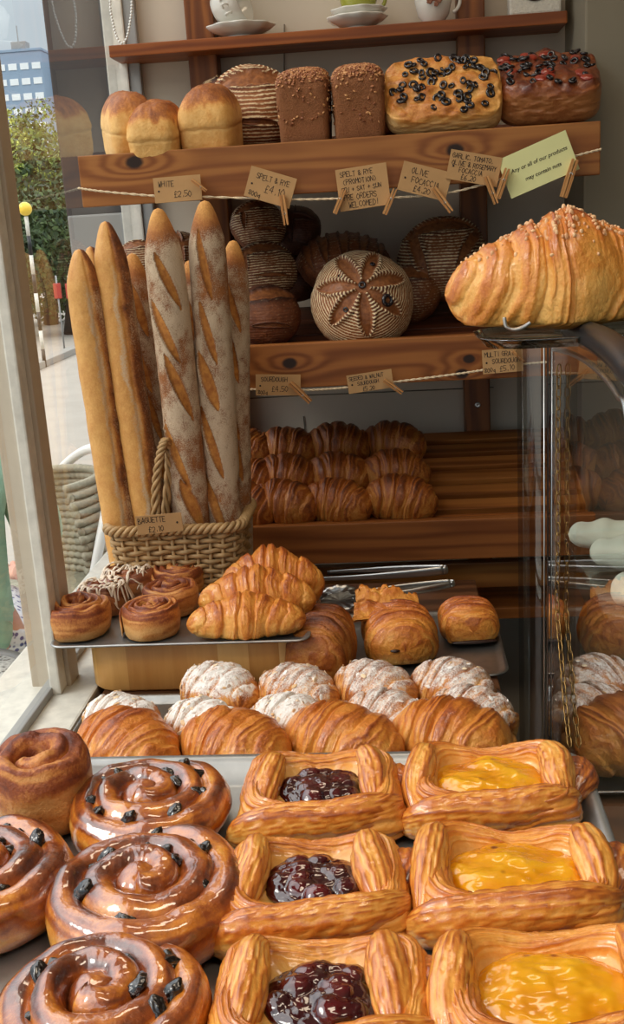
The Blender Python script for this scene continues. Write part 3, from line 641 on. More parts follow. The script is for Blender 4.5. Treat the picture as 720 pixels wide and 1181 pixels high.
struct(MB().box(GX - .11, -.452, -2.6, 2.3, -.05, .745), 'wall_left', M['wall'])

# display table in the window and the raised counter in front
tb = thing('display_table', 'dark worn wooden table top in the shop window under the baking trays', 'table', (-.155, 1.25, 0))
TO = (-.155, 1.25, 0)
MB().box(-.436, .126, .68, 1.79, .768, .80, .003).build('table_top', M['table'], tb, origin=TO)
for x in (-.41, .10):
    for y in (.80, 1.74): MB().box(x - .02, x + .02, y - .02, y + .02, 0, .768, .003).build('leg', M['table'], tb, origin=TO)
cb = thing('serving_counter', 'wooden counter carrying the front tray of glazed pastries', 'counter', (-.10, .30, 0))
CO = (-.10, .30, 0)
MB().box(-.40, .125, .0, .67, 0, .985, .004).build('cabinet', M['counter'], cb, origin=CO)
MB().box(-.42, .135, -.02, .69, .985, 1.012, .004).build('counter_top', M['counter'], cb, origin=CO)

# ------------------------------------------------------------------ shelving
SH = (-.09, 2.0, 0)
sh = thing('shelving_unit', 'tall pine bakery shelving with tilted trays and wide front boards against the back wall', 'shelf', SH)
def shp(mb, n, m): return mb.build(n, m, sh, origin=SH)
for x0, x1 in ((-.373, -.318), (.137, .188)): 
    pm = MB().box(x0, x1, 2.145, 2.198, .02, 2.3, .003)
    shp(pm, 'post', M['pine_post'])
    for zz in ((1.69, 1.05) if x0 > 0 else (1.69,)):
        sc = MB(); lathe(sc, [(.001, -.002), (.006, -.002), (.006, .001), (.003, .0015), (.001, 0)], 14, M=rot(PI / 2, 0, 0, ((x0 + x1) / 2, 2.145, zz))); shp(sc, 'screw', M['steel'])
shp(MB().box(-.511, .33, 2.09, 2.198, 1.746, 1.767, .002), 'cup_shelf', M['pine_top'])
def tilted(x0, x1, yf, zf, yb, zb, th, n, gap, b=.002):
    mb = MB(); a = math.atan2(zb - zf, yb - yf); L = math.hypot(yb - yf, zb - zf); w = (L - gap * (n - 1)) / n
    for k in range(n):
        s0 = k * (w + gap)
        mb.box(x0, x1, s0, s0 + w, -th, 0, b, M=Matrix.Translation((0, yf, zf)) @ Matrix.Rotation(a, 4, 'X'))
    return mb
shp(MB().box(-.511, .337, 1.80, 1.822, 1.4745, 1.556, .002), 'front_board', M['pine2'])
D2 = (1.824, 1.535, 2.14, 1.585)
shp(tilted(-.507, .333, *D2, .018, 3, .004), 'shelf_deck', M['deck'])
shp(MB().box(-.44, .337, 1.80, 1.822, 1.155, 1.231, .002), 'front_board', M['pine3'])
D3 = (1.824, 1.215, 2.14, 1.266)
shp(tilted(-.435, .333, *D3, .018, 3, .004), 'shelf_deck', M['deck'])
shp(MB().box(-.511, .337, 1.80, 1.822, .835, .909, .002), 'front_board', M['pine4'])
D4 = (1.824, .893, 2.14, .998)
shp(tilted(-.507, .333, *D4, .014, 7, .017), 'slatted_deck', M['slat'])
for x in (-.45, -.1, .12, .31): 
    a = math.atan2(D4[3] - D4[1], D4[2] - D4[0]); 
    shp(MB().box(x - .015, x + .015, 0, .32, -.05, -.0145, .002, M=Matrix.Translation((0, D4[0], D4[1])) @ Matrix.Rotation(a, 4, 'X')), 'bearer', M['pine_post'])
shp(MB().box(-.511, .337, 1.85, 1.872, .762, .8105, .002), 'bottom_rail', M['pine5'])
shp(MB().box(-.511, .337, 1.874, 2.14, .690, .712, .002), 'bottom_shelf', M['slat'])
def deck_z(D, y): return D[1] + (D[3] - D[1]) * (y - D[0]) / (D[2] - D[0])
def deck_a(D): return math.atan2(D[3] - D[1], D[2] - D[0])

# twine, tags and pegs
def twine(px, label):
    P = smooth_path([at_y(u, v, 1.789) for u, v in px], 160); k = np.arange(160)
    mb = MB()
    for ph in (0, PI):
        Q = P + np.stack([0 * k, .0011 * np.cos(k * 1.3 + ph), .0011 * np.sin(k * 1.3 + ph)], -1); add_tube(mb, Q, .0012, 6)
    tag(mb.build('twine', M['twine']), label, 'string')
twine([(90, 217), (120, 221), (180, 226), (232, 227), (340, 230), (395, 229), (455, 228), (520, 222), (580, 206), (625, 192), (660, 181), (694, 172)], 'pale cotton twine strung across the upper shelf board holding price tags')
twine([(289, 449), (350, 450), (400, 447), (460, 440), (530, 431), (575, 424), (603, 420), (640, 417)], 'pale cotton twine strung across the middle shelf board below the sourdough')
def price_tag(u, v, wpx, hpx, ang, lines, label, mat='card', printed=False, hole=True, y=1.7835, seed=0):
    s = 1.735 / F; p = at_y(u, v, y); w, h = wpx * s, hpx * s
    r = thing('price_tag', label, 'sign', tuple(p), (math.radians(-4), math.radians(ang), 0), 'price tags pegged to the shelf boards')
    mb = MB().box(-w / 2, w / 2, -.0007, .0007, -h / 2, h / 2, .0003); mb.build('card', M[mat], r)
    if hole:
        hm = MB(); lathe(hm, [(.0002, -.0004), (.0016, -.0004), (.0016, .0002), (.0002, .0002)], 12, M=rot(PI / 2, 0, 0, (-w * .40, -.0009, -h * .04))); hm.build('punched_hole', M['ink'], r)
    if printed:
        t = []
        for txt, z in lines:
            c = bpy.data.curves.new('lettering', 'FONT'); c.body = txt; c.size = h * .136; c.align_x = 'CENTER'; c.extrude = .0001; c.shear = .15; c.offset = .0001
            tmp = bpy.data.objects.new('tmp', c); COL.objects.link(tmp); bpy.context.view_layer.update()
            me = bpy.data.meshes.new_from_object(tmp.evaluated_get(bpy.context.evaluated_depsgraph_get())); bpy.data.objects.remove(tmp)
            o = bpy.data.objects.new('lettering', me); COL.objects.link(o); o.parent = r; o.location = (.03 * w, -.0009, z * h); o.rotation_euler = (PI / 2, 0, 0); me.materials.clear(); me.materials.append(M['ink'])
    else:
        mb = MB()
        for i, (txt, x, z, hh) in enumerate(lines): handwriting(mb, txt, (x - .5) * w, (z - .5) * h, hh * h, seed * 10 + i, sw=.00085)
        mb.build('lettering', M['ink'], r, smooth=False)
    return r
price_tag(205, 218, 55, 28, -1, [('WHITE', .10, .62, .22), ('£2.50', .42, .18, .24)], 'brown card reading WHITE £2.50 below the pale tin loaves', seed=1)
price_tag(312, 216, 54, 34, 19, [('SPELT & RYE', .16, .66, .17), ('£4.10', .40, .30, .24), ('800g', .08, .08, .16)], 'brown card reading SPELT & RYE £4.10, tilted, second tag along the upper twine', seed=2)
price_tag(419, 216, 58, 46, -5, [('SPELT & RYE', .08, .80, .12), ('(PROMOTION)', .12, .62, .12), ('FRI + SAT + SUN', .08, .44, .11), ('PRE ORDERS', .10, .25, .13), ('WELCOMED!', .18, .06, .13)], 'square brown card about spelt and rye promotion pre orders welcomed', hole=False, seed=3)
price_tag(490, 209, 56, 32, 17, [('OLIVE', .20, .66, .20), ('FOCACCIA', .24, .36, .20), ('£4.20', .32, .08, .20)], 'brown card reading OLIVE FOCACCIA £4.20 below the pale olive focaccia', seed=4)
price_tag(547, 194, 58, 32, 13, [('GARLIC, TOMATO,', .05, .74, .16), ('OLIVE & ROSEMARY', .06, .50, .16), ('FOCACCIA', .22, .27, .17), ('£6.20', .28, .05, .18)], 'brown card reading GARLIC, TOMATO, OLIVE & ROSEMARY FOCACCIA £6.20', seed=5)
price_tag(621, 190, 80, 45, -20, [('Any or all of our products', .06), ('may contain nuts', -.24)], 'pale yellow printed card warning that products may contain nuts', mat='card_light', printed=True, hole=False)
price_tag(321, 444, 54, 25, 3, [('SOURDOUGH', .12, .66, .22), ('£4.50', .36, .18, .26), ('800g', .05, .06, .18)], 'brown card reading SOURDOUGH £4.50, leftmost tag on the middle shelf', seed=6)
price_tag(427, 440, 54, 22, -6, [('SEEDED & WALNUT', .05, .68, .2), ('SOURDOUGH', .22, .38, .2), ('£5.20', .32, .06, .22)], 'small brown card for seeded and walnut sourdough at the middle of its twine', seed=7)
price_tag(580, 416, 47, 28, -2, [('MULTI GRAIN', .06, .70, .2), ('SOURDOUGH', .24, .40, .2), ('£5.10', .42, .08, .22), ('800g', .04, .06, .18)], 'brown card reading MULTI GRAIN SOURDOUGH £5.10 at the right of the middle shelf', seed=8)
def make_peg():
    r = thing('clothes_peg', 'peg', 'clothes peg', group='wooden clothes pegs on the twine')
    for sgn in (-1, 1):
        mb = MB(); P = []
        for z, x0, x1 in ((-.026, .0005, .0045), (-.012, .0005, .0048), (0, .0008, .0050), (.010, .0006, .0045), (.024, .0014, .0042)):
            P.append([(sgn * x0, -.0045, z), (sgn * x1, -.0045, z), (sgn * x1, .0045, z), (sgn * x0, .0045, z)][::sgn])
        V, Fs = capped(np.array(P)); mb.add(V, Fs, flat=True); mb.build('jaw', M['peg'], r)
    mb = MB(); k = np.linspace(0, 6 * PI, 60); add_tube(mb, np.stack([.0022 * np.cos(k), -.006 + .012 * k / (6 * PI), .004 + .0022 * np.sin(k)], -1), .0006, 5, up=(1, 0, 0)); mb.build('spring', M['steel'], r)
    return r
peg = make_peg(); first = True
for u, v, a, yaw, sc, lb in [(230, 214, 130, 0, .62, 'small dark peg at the corner of the WHITE £2.50 card'), (328, 243, 175, .0, 1.0, 'wooden peg hanging from the tilted SPELT & RYE £4.10 card'), (392, 232, 26, .0, .85, 'wooden peg on the left edge of the promotion card'), (450, 232, 26, .0, .9, 'wooden peg between the promotion card and the olive focaccia card'),
                         (511, 231, 145, .0, 1.0, 'wooden peg at the lower right of the OLIVE FOCACCIA card'), (567, 220, 160, .0, .95, 'wooden peg at the lower right of the garlic tomato focaccia card'), (580, 211, 20, .0, 1.0, 'wooden peg on the left edge of the pale yellow nuts card'), (657, 205, 18, .0, 1.25, 'wooden peg on the right edge of the pale yellow nuts card'),
                         (347, 453, 137, .0, 1.0, 'wooden peg on the SOURDOUGH £4.50 card'), (454, 446, 128, .0, .8, 'dark wooden peg on the seeded walnut sourdough card'), (598, 411, 135, .0, .55, 'short peg on the corner of the MULTI GRAIN card')]:
    o = peg if first else copy_tree(peg); first = False
    o.location = at_y(u, v, 1.776); o.rotation_euler = (0, math.radians(a), 0); o.scale = (sc * .95,) * 3; o['label'] = lb

# cups on the top shelf
TZ = 1.767
def saucer(name, label, u, v, r, dz=0, group=None):
    p = at_y(u, v, 2.125); o = MB(); lathe(o, [(.001, .004), (.45 * r, .004), (.55 * r, .006), (.85 * r, .014), (r, .021), (1.0 * r, .023), (.84 * r, .0165), (.5 * r, .009), (.3 * r, .0075), (.001, .0075)], 72, wav=lambda a: .035 * np.cos(a * 9))
    lathe(o, [(.001, 0), (.45 * r, 0), (.46 * r, .005), (.001, .005)], 40)
    ob = o.build(name, M['china']); ob.location = (p[0], 2.135, TZ + dz); return tag(ob, label, 'saucer', group)
saucer('saucer', 'wavy edged white saucer under the tipped teacup', 277, 30, .064)
def cup(label, mat, r, h, handle=True, name='teacup'):
    t = thing(name, label, 'cup'); o = MB()
    lathe(o, [(.001, 0), (.5 * r, 0), (.55 * r, .004), (.78 * r, .2 * h), (.95 * r, .55 * h), (r, h), (.96 * r, h), (.9 * r, .55 * h), (.72 * r, .24 * h), (.4 * r, .1 * h), (.001, .09 * h)], 44); o.build('bowl', M[mat], t)
    if handle:
        o = MB(); a = np.linspace(-1.3, 1.3, 24); add_tube(o, np.stack([r * .86 + .018 * np.cos(a), 0 * a, h * .55 + .3 * h * np.sin(a)], -1), .0035, 8, up=(0, 1, 0)); o.build('handle', M[mat], t)
    return t
c1 = cup('white relief teacup tipped on its side on the left saucer', 'china', .042, .058); p = at_y(268, 14, 2.125)
c1.location = (p[0] - .032, 2.13, TZ + .052); c1.rotation_euler = (.0, math.radians(75), math.radians(-14))
bw = MB()
for k in range(5): 
    a = np.linspace(0, 2 * PI, 20); add_tube(bw, np.stack([.010 * np.cos(a) * (1 if k % 2 else .6), .006 * np.sin(a), 0 * a], -1), .002, 6, closed=False, M=rot(PI / 2, 0, .4 * k, (.0 + (k - 2) * .012, -.0385 + abs(k - 2) * .002, .034)))
bw.build('bow_relief', M['china'], c1)
saucer('saucer', 'lower saucer of the stacked pair at the middle of the top shelf', 412, 26, .056); saucer('saucer', 'upper saucer of the stacked pair beneath the green cup', 414, 20, .052, .0125)
c2 = cup('olive green cup standing on the stacked saucers', 'china_green', .036, .052); c2.location = (at_y(414, 10, 2.13)[0], 2.135, TZ + .021)
c3 = cup('white mug with brown flowers standing right of the green cup', 'china', .036, .07, name='floral_mug'); c3.location = (at_y(500, 12, 2.13)[0], 2.13, TZ)
fl = MB(); Dd, Ff = cubesphere(6)
for cx, cz, s in ((.002, .040, .007), (-.008, .034, .005), (.010, .035, .005), (.004, .028, .004), (-.003, .047, .004), (.012, .045, .003)):
    for k in range(5):
        a = k * 2 * PI / 5; fl.add(Dd * np.array([s * .55, .0008, s * .55]) + np.array([cx + s * .6 * math.cos(a), -.0352 + .5 * (abs(cx)) ** 1.5, cz + s * .6 * math.sin(a)]), [Ff])
fl.build('flower_decal', M['decal'], c3)
p = at_y(618, 5, 2.11); bx = thing('embossed_box', 'white embossed square box at the right end of the top shelf', 'box', (p[0], 2.135, TZ), (0, 0, -.05))
MB().box(-.046, .046, -.035, .035, 0, .075, .004).build('body', M['box_white'], bx)
o = MB(); lathe(o, [(.001, -.002), (.022, -.002), (.024, .001), (.017, .002), (.001, .0005)], 36, M=rot(PI / 2, 0, 0, (0, -.036, .045), (1.15, 1, 1))); o.build('oval_badge', plain('dark_oval', (74, 40, 32), .4), bx)

# bead chain of the blind
bc = MB(); Dd, Ff = cubesphere(6)
pts = smooth_path([at_y(u, v, 2.0) for u, v in [(127, -160), (128, -80), (127, 0), (130, 25), (135, 43), (141, 50), (146, 44), (150, 26), (152, 0), (150, -80), (149, -160)]], 400)
ds = np.concatenate([[0], np.cumsum(np.linalg.norm(np.diff(pts, axis=0), axis=1))]); npt = int(ds[-1] / .0052)
for k in range(npt):
    q = np.array([np.interp(k * .0052, ds, pts[:, i]) for i in range(3)]); bc.add(Dd * .0023 + q, [Ff])
add_tube(bc, pts[::6], .0006, 5)
tag(bc.build('bead_chain', M['chainw']), 'white beaded blind chain looping down in front of the window', 'chain')
# ------------------------------------------------------------------ breads on the upper shelf
def put(mb, name, mat, label, cat, loc, rotz=0, tilt=0, group=None, rx=None, ry=0, pname=None, extra=()):
    """single-mesh thing, or a thing with parts when pname is given"""
    r = (tilt if rx is None else rx, ry, rotz)
    if pname is None:
        o = mb.build(name, mat); o.location = loc; o.rotation_euler = r; return tag(o, label, cat, group)
    t = thing(name, label, cat, loc, r, group); mb.build(pname, mat, t)
    for n, m, mt in extra:
        q = m.build(n, mt, t)
    return t
A2 = deck_a(D2)
def on2(u, y): p = at_y(u, 170, y); return (p[0], y, deck_z(D2, y) + .001)
G2 = 'loaves on the upper shelf'
put(simple_mb(tin_loaf(.084, .155, .114, 1, dome=.26)), 'tin_loaf', M['tin'], 'pale tin loaf at the left end of the upper shelf, turned sideways', 'bread', on2(150, 1.90), .38, A2, G2)
put(simple_mb(tin_loaf(.088, .150, .108, 2, dome=.24)), 'tin_loaf', M['tin'], 'small pale tin loaf above the WHITE card, second from the left', 'bread', on2(185, 1.875)[:1] + (1.875, deck_z(D2, 1.875) - .010), .02, A2, G2)
put(simple_mb(tin_loaf(.096, .150, .120, 3, dome=.24)), 'tin_loaf', M['tin'], 'taller golden tin loaf standing beside the round sourdough', 'bread', (on2(247, 1.895)[0], 1.895, deck_z(D2, 1.895) - .004), -.03, A2, G2)
mb = simple_mb(boule(.082, .115, 11, 'crescent', K=64, flour=.8, n=84))
put(mb, 'round_sourdough', M['boule'], 'round sourdough with pale flour rings beside the seeded loaves', 'bread', (at_y(292, 120, 2.02)[0], 2.02, deck_z(D2, 2.02) + .066), .25, rx=1.05, group=G2)
put(simple_mb(boule(.06, .09, 12, 'cross', dark=.3)), 'round_sourdough', M['boule_dark'], 'dark sourdough crust peeping over the golden tin loaf', 'bread', (at_y(258, 100, 2.09)[0], 2.09, deck_z(D2, 2.09) + .075), .1, rx=.6, group=G2)
def seeded(u, label, seed):
    g = tin_loaf(.088, .14, .128, seed, dome=.06, lip=.0, e=9, topb=.35, crease=0); V = g[0]
    t = thing('seeded_loaf', label, 'bread', (at_y(u, 150, 1.90)[0], 1.90, deck_z(D2, 1.90) + .001), (A2, 0, .03 * (seed - 21)), G2)
    g[2]['bake'] = .3 + .3 * g[2]['bake']; simple_mb(g).build('loaf', M['rye'], t)
    w = sm(.100, .122, V[:, 2]) + .05; s = MB(); flakes(s, V, w * (V[:, 2] > .04), 1100, seed, (.0020, .0034), .0010)
    tag(s.build('seed_topping', M['seed'], t), kind='stuff')
seeded(354, 'dark seeded loaf, left one of the square pair', 21); seeded(415, 'dark seeded loaf, right one of the square pair next to the pale focaccia', 22)
put(simple_mb(tin_loaf(.06, .12, .10, 25, dome=.2)), 'tin_loaf', M['boule_dark'], 'dark loaf mostly hidden between seeded loaf and pale focaccia', 'bread', (at_y(449, 130, 2.04)[0], 2.04, deck_z(D2, 2.04) + .001), 0, A2, G2)
def focaccia(label, loc, w, d, h, rx, rz, mat, seed, nol, tom=0, e=5):
    D, p, Fa = superq(44, (e, e, e)); nz = fbm(p * 2.5 + seed, 1); n2 = fbm(p * 6 + seed, 2); top = sm(.2, .9, p[:, 2])
    V = p * np.array([w / 2, d / 2, h / 2]); V[:, 2] += h / 2 + top * (.010 * (nz - .5) * 2 + .006 * (n2 - .5) * 2); V[:, 0] += .006 * (nz - .5) ; V[:, 1] *= 1 + .05 * (n2 - .5)
    bake = .04 + .50 * top * (.4 + nz) + .3 * (n2 - .5) + .1 * (1 - top) * sm(.3, 0, V[:, 2] / h)
    t = thing('focaccia', label, 'bread', loc, (rx, 0, rz), 'focaccias on the upper shelf')
    MB().add(V, [Fa], bake=bake.clip(0, 1), fl=top * .5).build('bread', mat, t)
    ru = np.random.default_rng(seed); ti = np.where(p[:, 2] > .85)[0]; done = 0
    a = np.linspace(0, 2 * PI, 14, endpoint=False); proto = None
    tries = ru.permutation(ti); placed = []
    for i in tries:
        if done >= nol: break
        c = V[i]
        if any(np.hypot(*(c[:2] - q)) < .0068 for q in placed) or abs(p[i, 0]) > .93 or abs(p[i, 1]) > .93: continue
        placed.append(c[:2]); 
        if proto is None:
            om = MB(); add_tube(om, np.stack([.0056 * np.cos(a), .0056 * np.sin(a), 0 * a], -1), .0024, 7, closed=True); o = om.build('olive_slice', M['olive'], t); proto = o
        else: o = proto.copy(); COL.objects.link(o); o.parent = t
        o.location = c + np.array([0, 0, .0022]); s = ru.uniform(.75, 1.2); o.scale = (s, s * ru.uniform(.8, 1), s); o.rotation_euler = (ru.uniform(-.5, .5), ru.uniform(-.5, .5), ru.uniform(0, 3)); done += 1
    if tom:
        Dd, Ff = cubesphere(8); proto = None
        for i in ru.choice(ti, tom):
            if proto is None: proto = o = MB().add(Dd * np.array([.012, .009, .005]) * (1 + .3 * (fbm(Dd * 2, 4) - .5))[:, None], [Ff]).build('tomato_piece', M['tomato'], t)
            else: o = proto.copy(); COL.objects.link(o); o.parent = t
            o.location = V[i]; o.rotation_euler = (0, 0, ru.uniform(0, 3))
p = at_y(512, 140, 1.85)
focaccia('pale olive focaccia propped up to show its olive studded top', (p[0], 1.90, deck_z(D2, 1.90) + .052), .192, .135, .055, math.radians(50), 0.0, M['foc'], 31, 62)
p = at_y(634, 130, 1.90)
focaccia('dark tomato and olive focaccia at the right end of the upper shelf', (p[0], 1.945, deck_z(D2, 1.945) + .036), .168, .17, .075, math.radians(27), -.05, M['foc_dark'], 32, 44, 14)

# ------------------------------------------------------------------ sourdough on the middle shelf
G3 = 'sourdough loaves on the middle shelf'
def bo(u, v, y, r, h, kind, rx, rz, seed, label, mat='boule', K=70, flour=1.0, dark=0, ry=0, n=84, npet=6):
    p = at_y(u, v, y); mb = simple_mb(boule(r, h, seed, kind, n=n, K=K, flour=flour, dark=dark, npet=npet))
    o = mb.build('sourdough_loaf', M[mat]); o.location = p; o.rotation_euler = (rx, ry, rz); return tag(o, label, 'bread', G3)
big = bo(418, 348, 1.885, .090, .135, 'star', 1.12, .05, 41, 'large round sourdough scored with a star and studded with olives at the shelf front', K=92, n=104, npet=7)
t = thing('sourdough_loaf', big['label'], 'bread', big.location, big.rotation_euler, G3); big.name = 'loaf'; big.parent = t; big.location = (0, 0, 0); big.rotation_euler = (0, 0, 0)
for k in ('label', 'category', 'group'): del big[k]
a = np.linspace(0, 2 * PI, 16, endpoint=False)
for x, y, s in ((.042, -.022, 1.7), (.0, .004, 1.0), (-.036, .026, .8), (-.020, -.045, .8), (.02, .045, .7), (-.03, -.035, .7)):
    om = MB(); add_tube(om, np.stack([.0048 * np.cos(a), .0048 * np.sin(a), 0 * a], -1), .0022, 7, closed=True); o = om.build('olive_slice', M['olive'], t)
    z = .0675 * math.sqrt(max(0, 1 - (x * x + y * y) / .0081)) - .001; o.location = (x, y, z); o.scale = (s, s, s); o.rotation_euler = (-y / .08, x / .08, 0)
bo(396, 303, 2.035, .088, .105, 'ridges', .25, .2, 42, 'wide dark cracked sourdough behind the star scored loaf', 'boule', K=64, flour=.35, dark=.12)
bo(511, 299, 2.045, .084, .125, 'fan', .95, -.15, 43, 'sourdough with fine flour rings standing right by the back wall', K=84, flour=.75, dark=.08)
bo(474, 338, 2.01, .060, .09, 'crescent', 1.0, -.5, 44, 'sourdough tucked behind the right edge of the star scored loaf', 'boule', K=70, flour=.5, dark=.1)
bo(562, 330, 1.93, .062, .10, 'fan', 1.0, .5, 45, 'sourdough half hidden behind the large croissant', 'boule', K=70, flour=.8, dark=.05)
bo(308, 364, 1.885, .060, .085, 'crescent', .9, .3, 46, 'dark sourdough at the front left of the middle shelf beside the baguettes', 'boule', K=64, flour=.25, dark=.2)
bo(305, 312, 1.965, .060, .085, 'crescent', .75, .45, 47, 'striped sourdough second from the bottom of the left pile', 'boule', K=70, flour=.7, dark=.18)
bo(298, 261, 2.02, .052, .085, 'crescent', .8, .5, 48, 'pale topped sourdough at the top of the left pile', 'boule', K=70, flour=.7, dark=.15)
bo(340, 266, 2.085, .052, .08, 'cross', .8, -.2, 49, 'nearly black sourdough behind the peg of the tilted card', 'boule_dark', K=64, flour=.3, dark=.2)
bo(344, 318, 2.09, .055, .09, 'cross', .6, -.2, 56, 'dark sourdough in the gap between the left pile and cracked loaf', 'boule_dark', K=64, flour=.2, dark=.2)
bo(208, 297, 2.03, .050, .085, 'cross', .9, .2, 50, 'dark sourdough seen between the two floury baguettes', 'boule', K=64, flour=.6, dark=.1)
bo(160, 306, 2.03, .048, .08, 'fan', .9, .2, 51, 'striped sourdough seen behind the plain baguettes', 'boule', K=64, flour=.8)

# ------------------------------------------------------------------ croissants on the slatted shelf
A4 = deck_a(D4)
G4 = 'croissants on the slatted shelf'
vars4 = []
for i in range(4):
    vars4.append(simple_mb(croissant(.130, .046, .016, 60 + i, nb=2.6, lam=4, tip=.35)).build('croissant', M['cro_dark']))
used4 = [False] * 4
cols = {'second': (331, -.02), 'third': (391, 0), 'fourth': (456, 0), 'first': (284, 0)}
k = 0
for cn, (uc, _) in cols.items():
    for rn, (y, vv) in {'front': (1.868, 582), 'middle': (1.950, 545), 'back': (2.045, 508)}.items():
        if cn == 'first' and rn == 'back': pass
        i = k % 4; k += 1; o = vars4[i]
        if used4[i]: o = o.copy(); COL.objects.link(o)
        used4[i] = True
        p = at_y(uc + (7 if rn == 'front' and cn == 'fourth' else 0), vv, y)
        o.location = (p[0], y, deck_z(D4, y) + {'front': .0, 'middle': .004, 'back': .008}[rn]); 
        o.rotation_euler = (A4 + .12, .10 + random.uniform(-.08, .1), random.uniform(-.25, .12) - .15); o.scale = (1, .98, random.uniform(1.12, 1.22))
        where = {'first': 'column partly hidden by the baguettes', 'second': 'column nearest the baguettes', 'third': 'middle of the three full columns', 'fourth': 'column beside the bare slats'}[cn]
        tag(o, f'dark baked croissant on the slats, {rn} of the {where}', 'croissant', G4)

# ------------------------------------------------------------------ basket of baguettes
BX, BY, BW, BD, BH = -.357, 1.632, .212, .160, .182
bk = thing('wicker_basket', 'woven wicker basket holding the upright baguettes', 'basket', (BX, BY, .801))
def per(sx, sy, n, r=.03):
    P = np.array(rrect(-sx / 2, sx / 2, -sy / 2, sy / 2, r, 8)); P = np.concatenate([P, P[:1]]); d = np.concatenate([[0], np.cumsum(np.hypot(*np.diff(P, axis=0).T))])
    t = np.linspace(0, d[-1], n, endpoint=False); return np.stack([np.interp(t, d, P[:, 0]), np.interp(t, d, P[:, 1])], -1)
NS = 34; rows = 20; wv = MB(); stk = MB()
for kk in range(rows):
    z = .008 + (BH - .022) * kk / (rows - 1); f = .86 + .14 * z / BH
    n = NS * 6; P = per(BW * f, BD * f, n); nx = np.roll(P, -1, 0) - np.roll(P, 1, 0); nx = np.stack([nx[:, 1], -nx[:, 0]], -1); nx /= np.linalg.norm(nx, axis=1)[:, None]
    off = .0034 * np.cos(np.arange(n) / n * NS * PI + PI * (kk % 2) + .0)
    Q = np.concatenate([P + nx * off[:, None], np.full((n, 1), z) + .001 * np.sin(np.arange(n)[:, None] * .5 + kk)], -1)
    add_tube(wv, Q, .0034, 7, closed=True, ellip=(.75, 1.15))
Pb, Pt = per(BW * .86, BD * .86, NS), per(BW, BD, NS)
for j in range(NS): add_tube(stk, [(*Pb[j], .0), (*(Pb[j] * .5 + Pt[j] * .5), BH / 2), (*Pt[j], BH)], .0028, 6, up=(0, 1, 0) if abs(Pb[j][0]) > .07 else (1, 0, 0))
wv.build('weave', M['wicker'], bk); stk.build('stakes', M['wicker'], bk)
rm = MB(); n = 240; P = per(BW + .004, BD + .004, n); aa = np.arange(n) / n * 2 * PI
nx = np.roll(P, -1, 0) - np.roll(P, 1, 0); nx = np.stack([nx[:, 1], -nx[:, 0]], -1); nx /= np.linalg.norm(nx, axis=1)[:, None]
for s in range(3): 
    ph = aa * 22 + s * 2 * PI / 3
    add_tube(rm, np.concatenate([P + nx * (.0055 * np.cos(ph))[:, None], (BH - .002 + .0055 * np.sin(ph))[:, None]], -1), .0040, 7, closed=True)
rm.build('rim', M['wicker'], bk)
MB().box(-BW * .42, BW * .42, -BD * .42, BD * .42, 0, .006, .002).build('base', M['wicker'], bk)
hd = MB(); hp = smooth_path([at_y(180, 612, 1.552), at_y(180, 560, 1.553), at_y(186, 520, 1.556), at_y(192, 508, 1.565), at_y(195, 540, 1.572), at_y(190, 600, 1.568)], 120) - np.array([BX, BY, .801])
for s in range(3):
    ph = np.arange(120) * .35 + s * 2 * PI / 3; add_tube(hd, hp + np.stack([.0042 * np.cos(ph), .0042 * np.sin(ph), 0 * ph], -1), .0032, 6, up=(0, 1, 0))
hd.build('handle', M['wicker'], bk)
s_ = 1.53 / F; p = at_y(184, 604, 1.541)
r = thing('price_tag', 'brown card reading BAGUETTE £2.10 on the wicker basket', 'sign', tuple(p), (0, math.radians(-3), 0), 'price tags pegged to the shelf boards')
MB().box(-.036, .036, -.0007, .0007, -.015, .015, .0003).build('card', M['card'], r)
mb = MB(); handwriting(mb, 'BAGUETTE', -.033, .003, .0085, 91, sw=.0009); handwriting(mb, '£2.10', -.018, -.012, .0085, 92, sw=.0009); mb.build('lettering', M['ink'], r, smooth=False)
hm = MB(); lathe(hm, [(.0002, -.0004), (.0016, -.0004), (.0016, .0002), (.0002, .0002)], 12, M=rot(PI / 2, 0, 0, (.028, -.0009, .0))); hm.build('punched_hole', M['ink'], r)
GB = 'baguettes standing in the wicker basket'
for nm, tp, bt, y, R, flr, seed, yt in [
    ('plain golden baguette at the far left of the basket', (91, 287), (141, 612), 1.600, .0285, False, 71, 1.600),
    ('thin plain baguette tucked behind the far left one', (104, 284), (160, 600), 1.668, .0235, False, 72, 1.67),
    ('tall plain golden baguette, second in the front row', (121, 255), (176, 604), 1.607, .0270, False, 73, 1.615),
    ('dark shaded baguette at the back behind the tall plain one', (152, 292), (193, 600), 1.680, .026, True, 74, 1.69),
    ('floury scored baguette with wide open cuts at the middle of the front row', (182, 240), (221, 612), 1.588, .0290, True, 75, 1.588),
    ('floury baguette hidden behind the two tall scored ones', (219, 300), (238, 600), 1.678, .026, True, 76, 1.69),
    ('tallest floury baguette with a pale pointed tip', (236, 231), (258, 608), 1.607, .0290, True, 77, 1.607),
    ('narrow floury baguette at the right rear of the basket', (269, 277), (275, 602), 1.668, .0255, True, 78, 1.67)]:
    T_ = at_y(*tp, yt); B_ = at_y(*bt, y); d = T_ - B_; L = np.linalg.norm(d); tk = (B_[2] - .812) / d[2]; B0 = B_ - d * tk; L = L * (1 + tk); d /= np.linalg.norm(d)
    mb = simple_mb(baguette(L, R, seed, flr, bow=.004, nscore=6 if flr else 0)); o = mb.build('baguette', M['bag' if flr else 'bag_bare'])
    q = Vector((0, 0, 1)).rotation_difference(Vector(d)); o.rotation_mode = 'QUATERNION'; o.rotation_quaternion = q; o.location = B0; tag(o, nm, 'bread', GB)

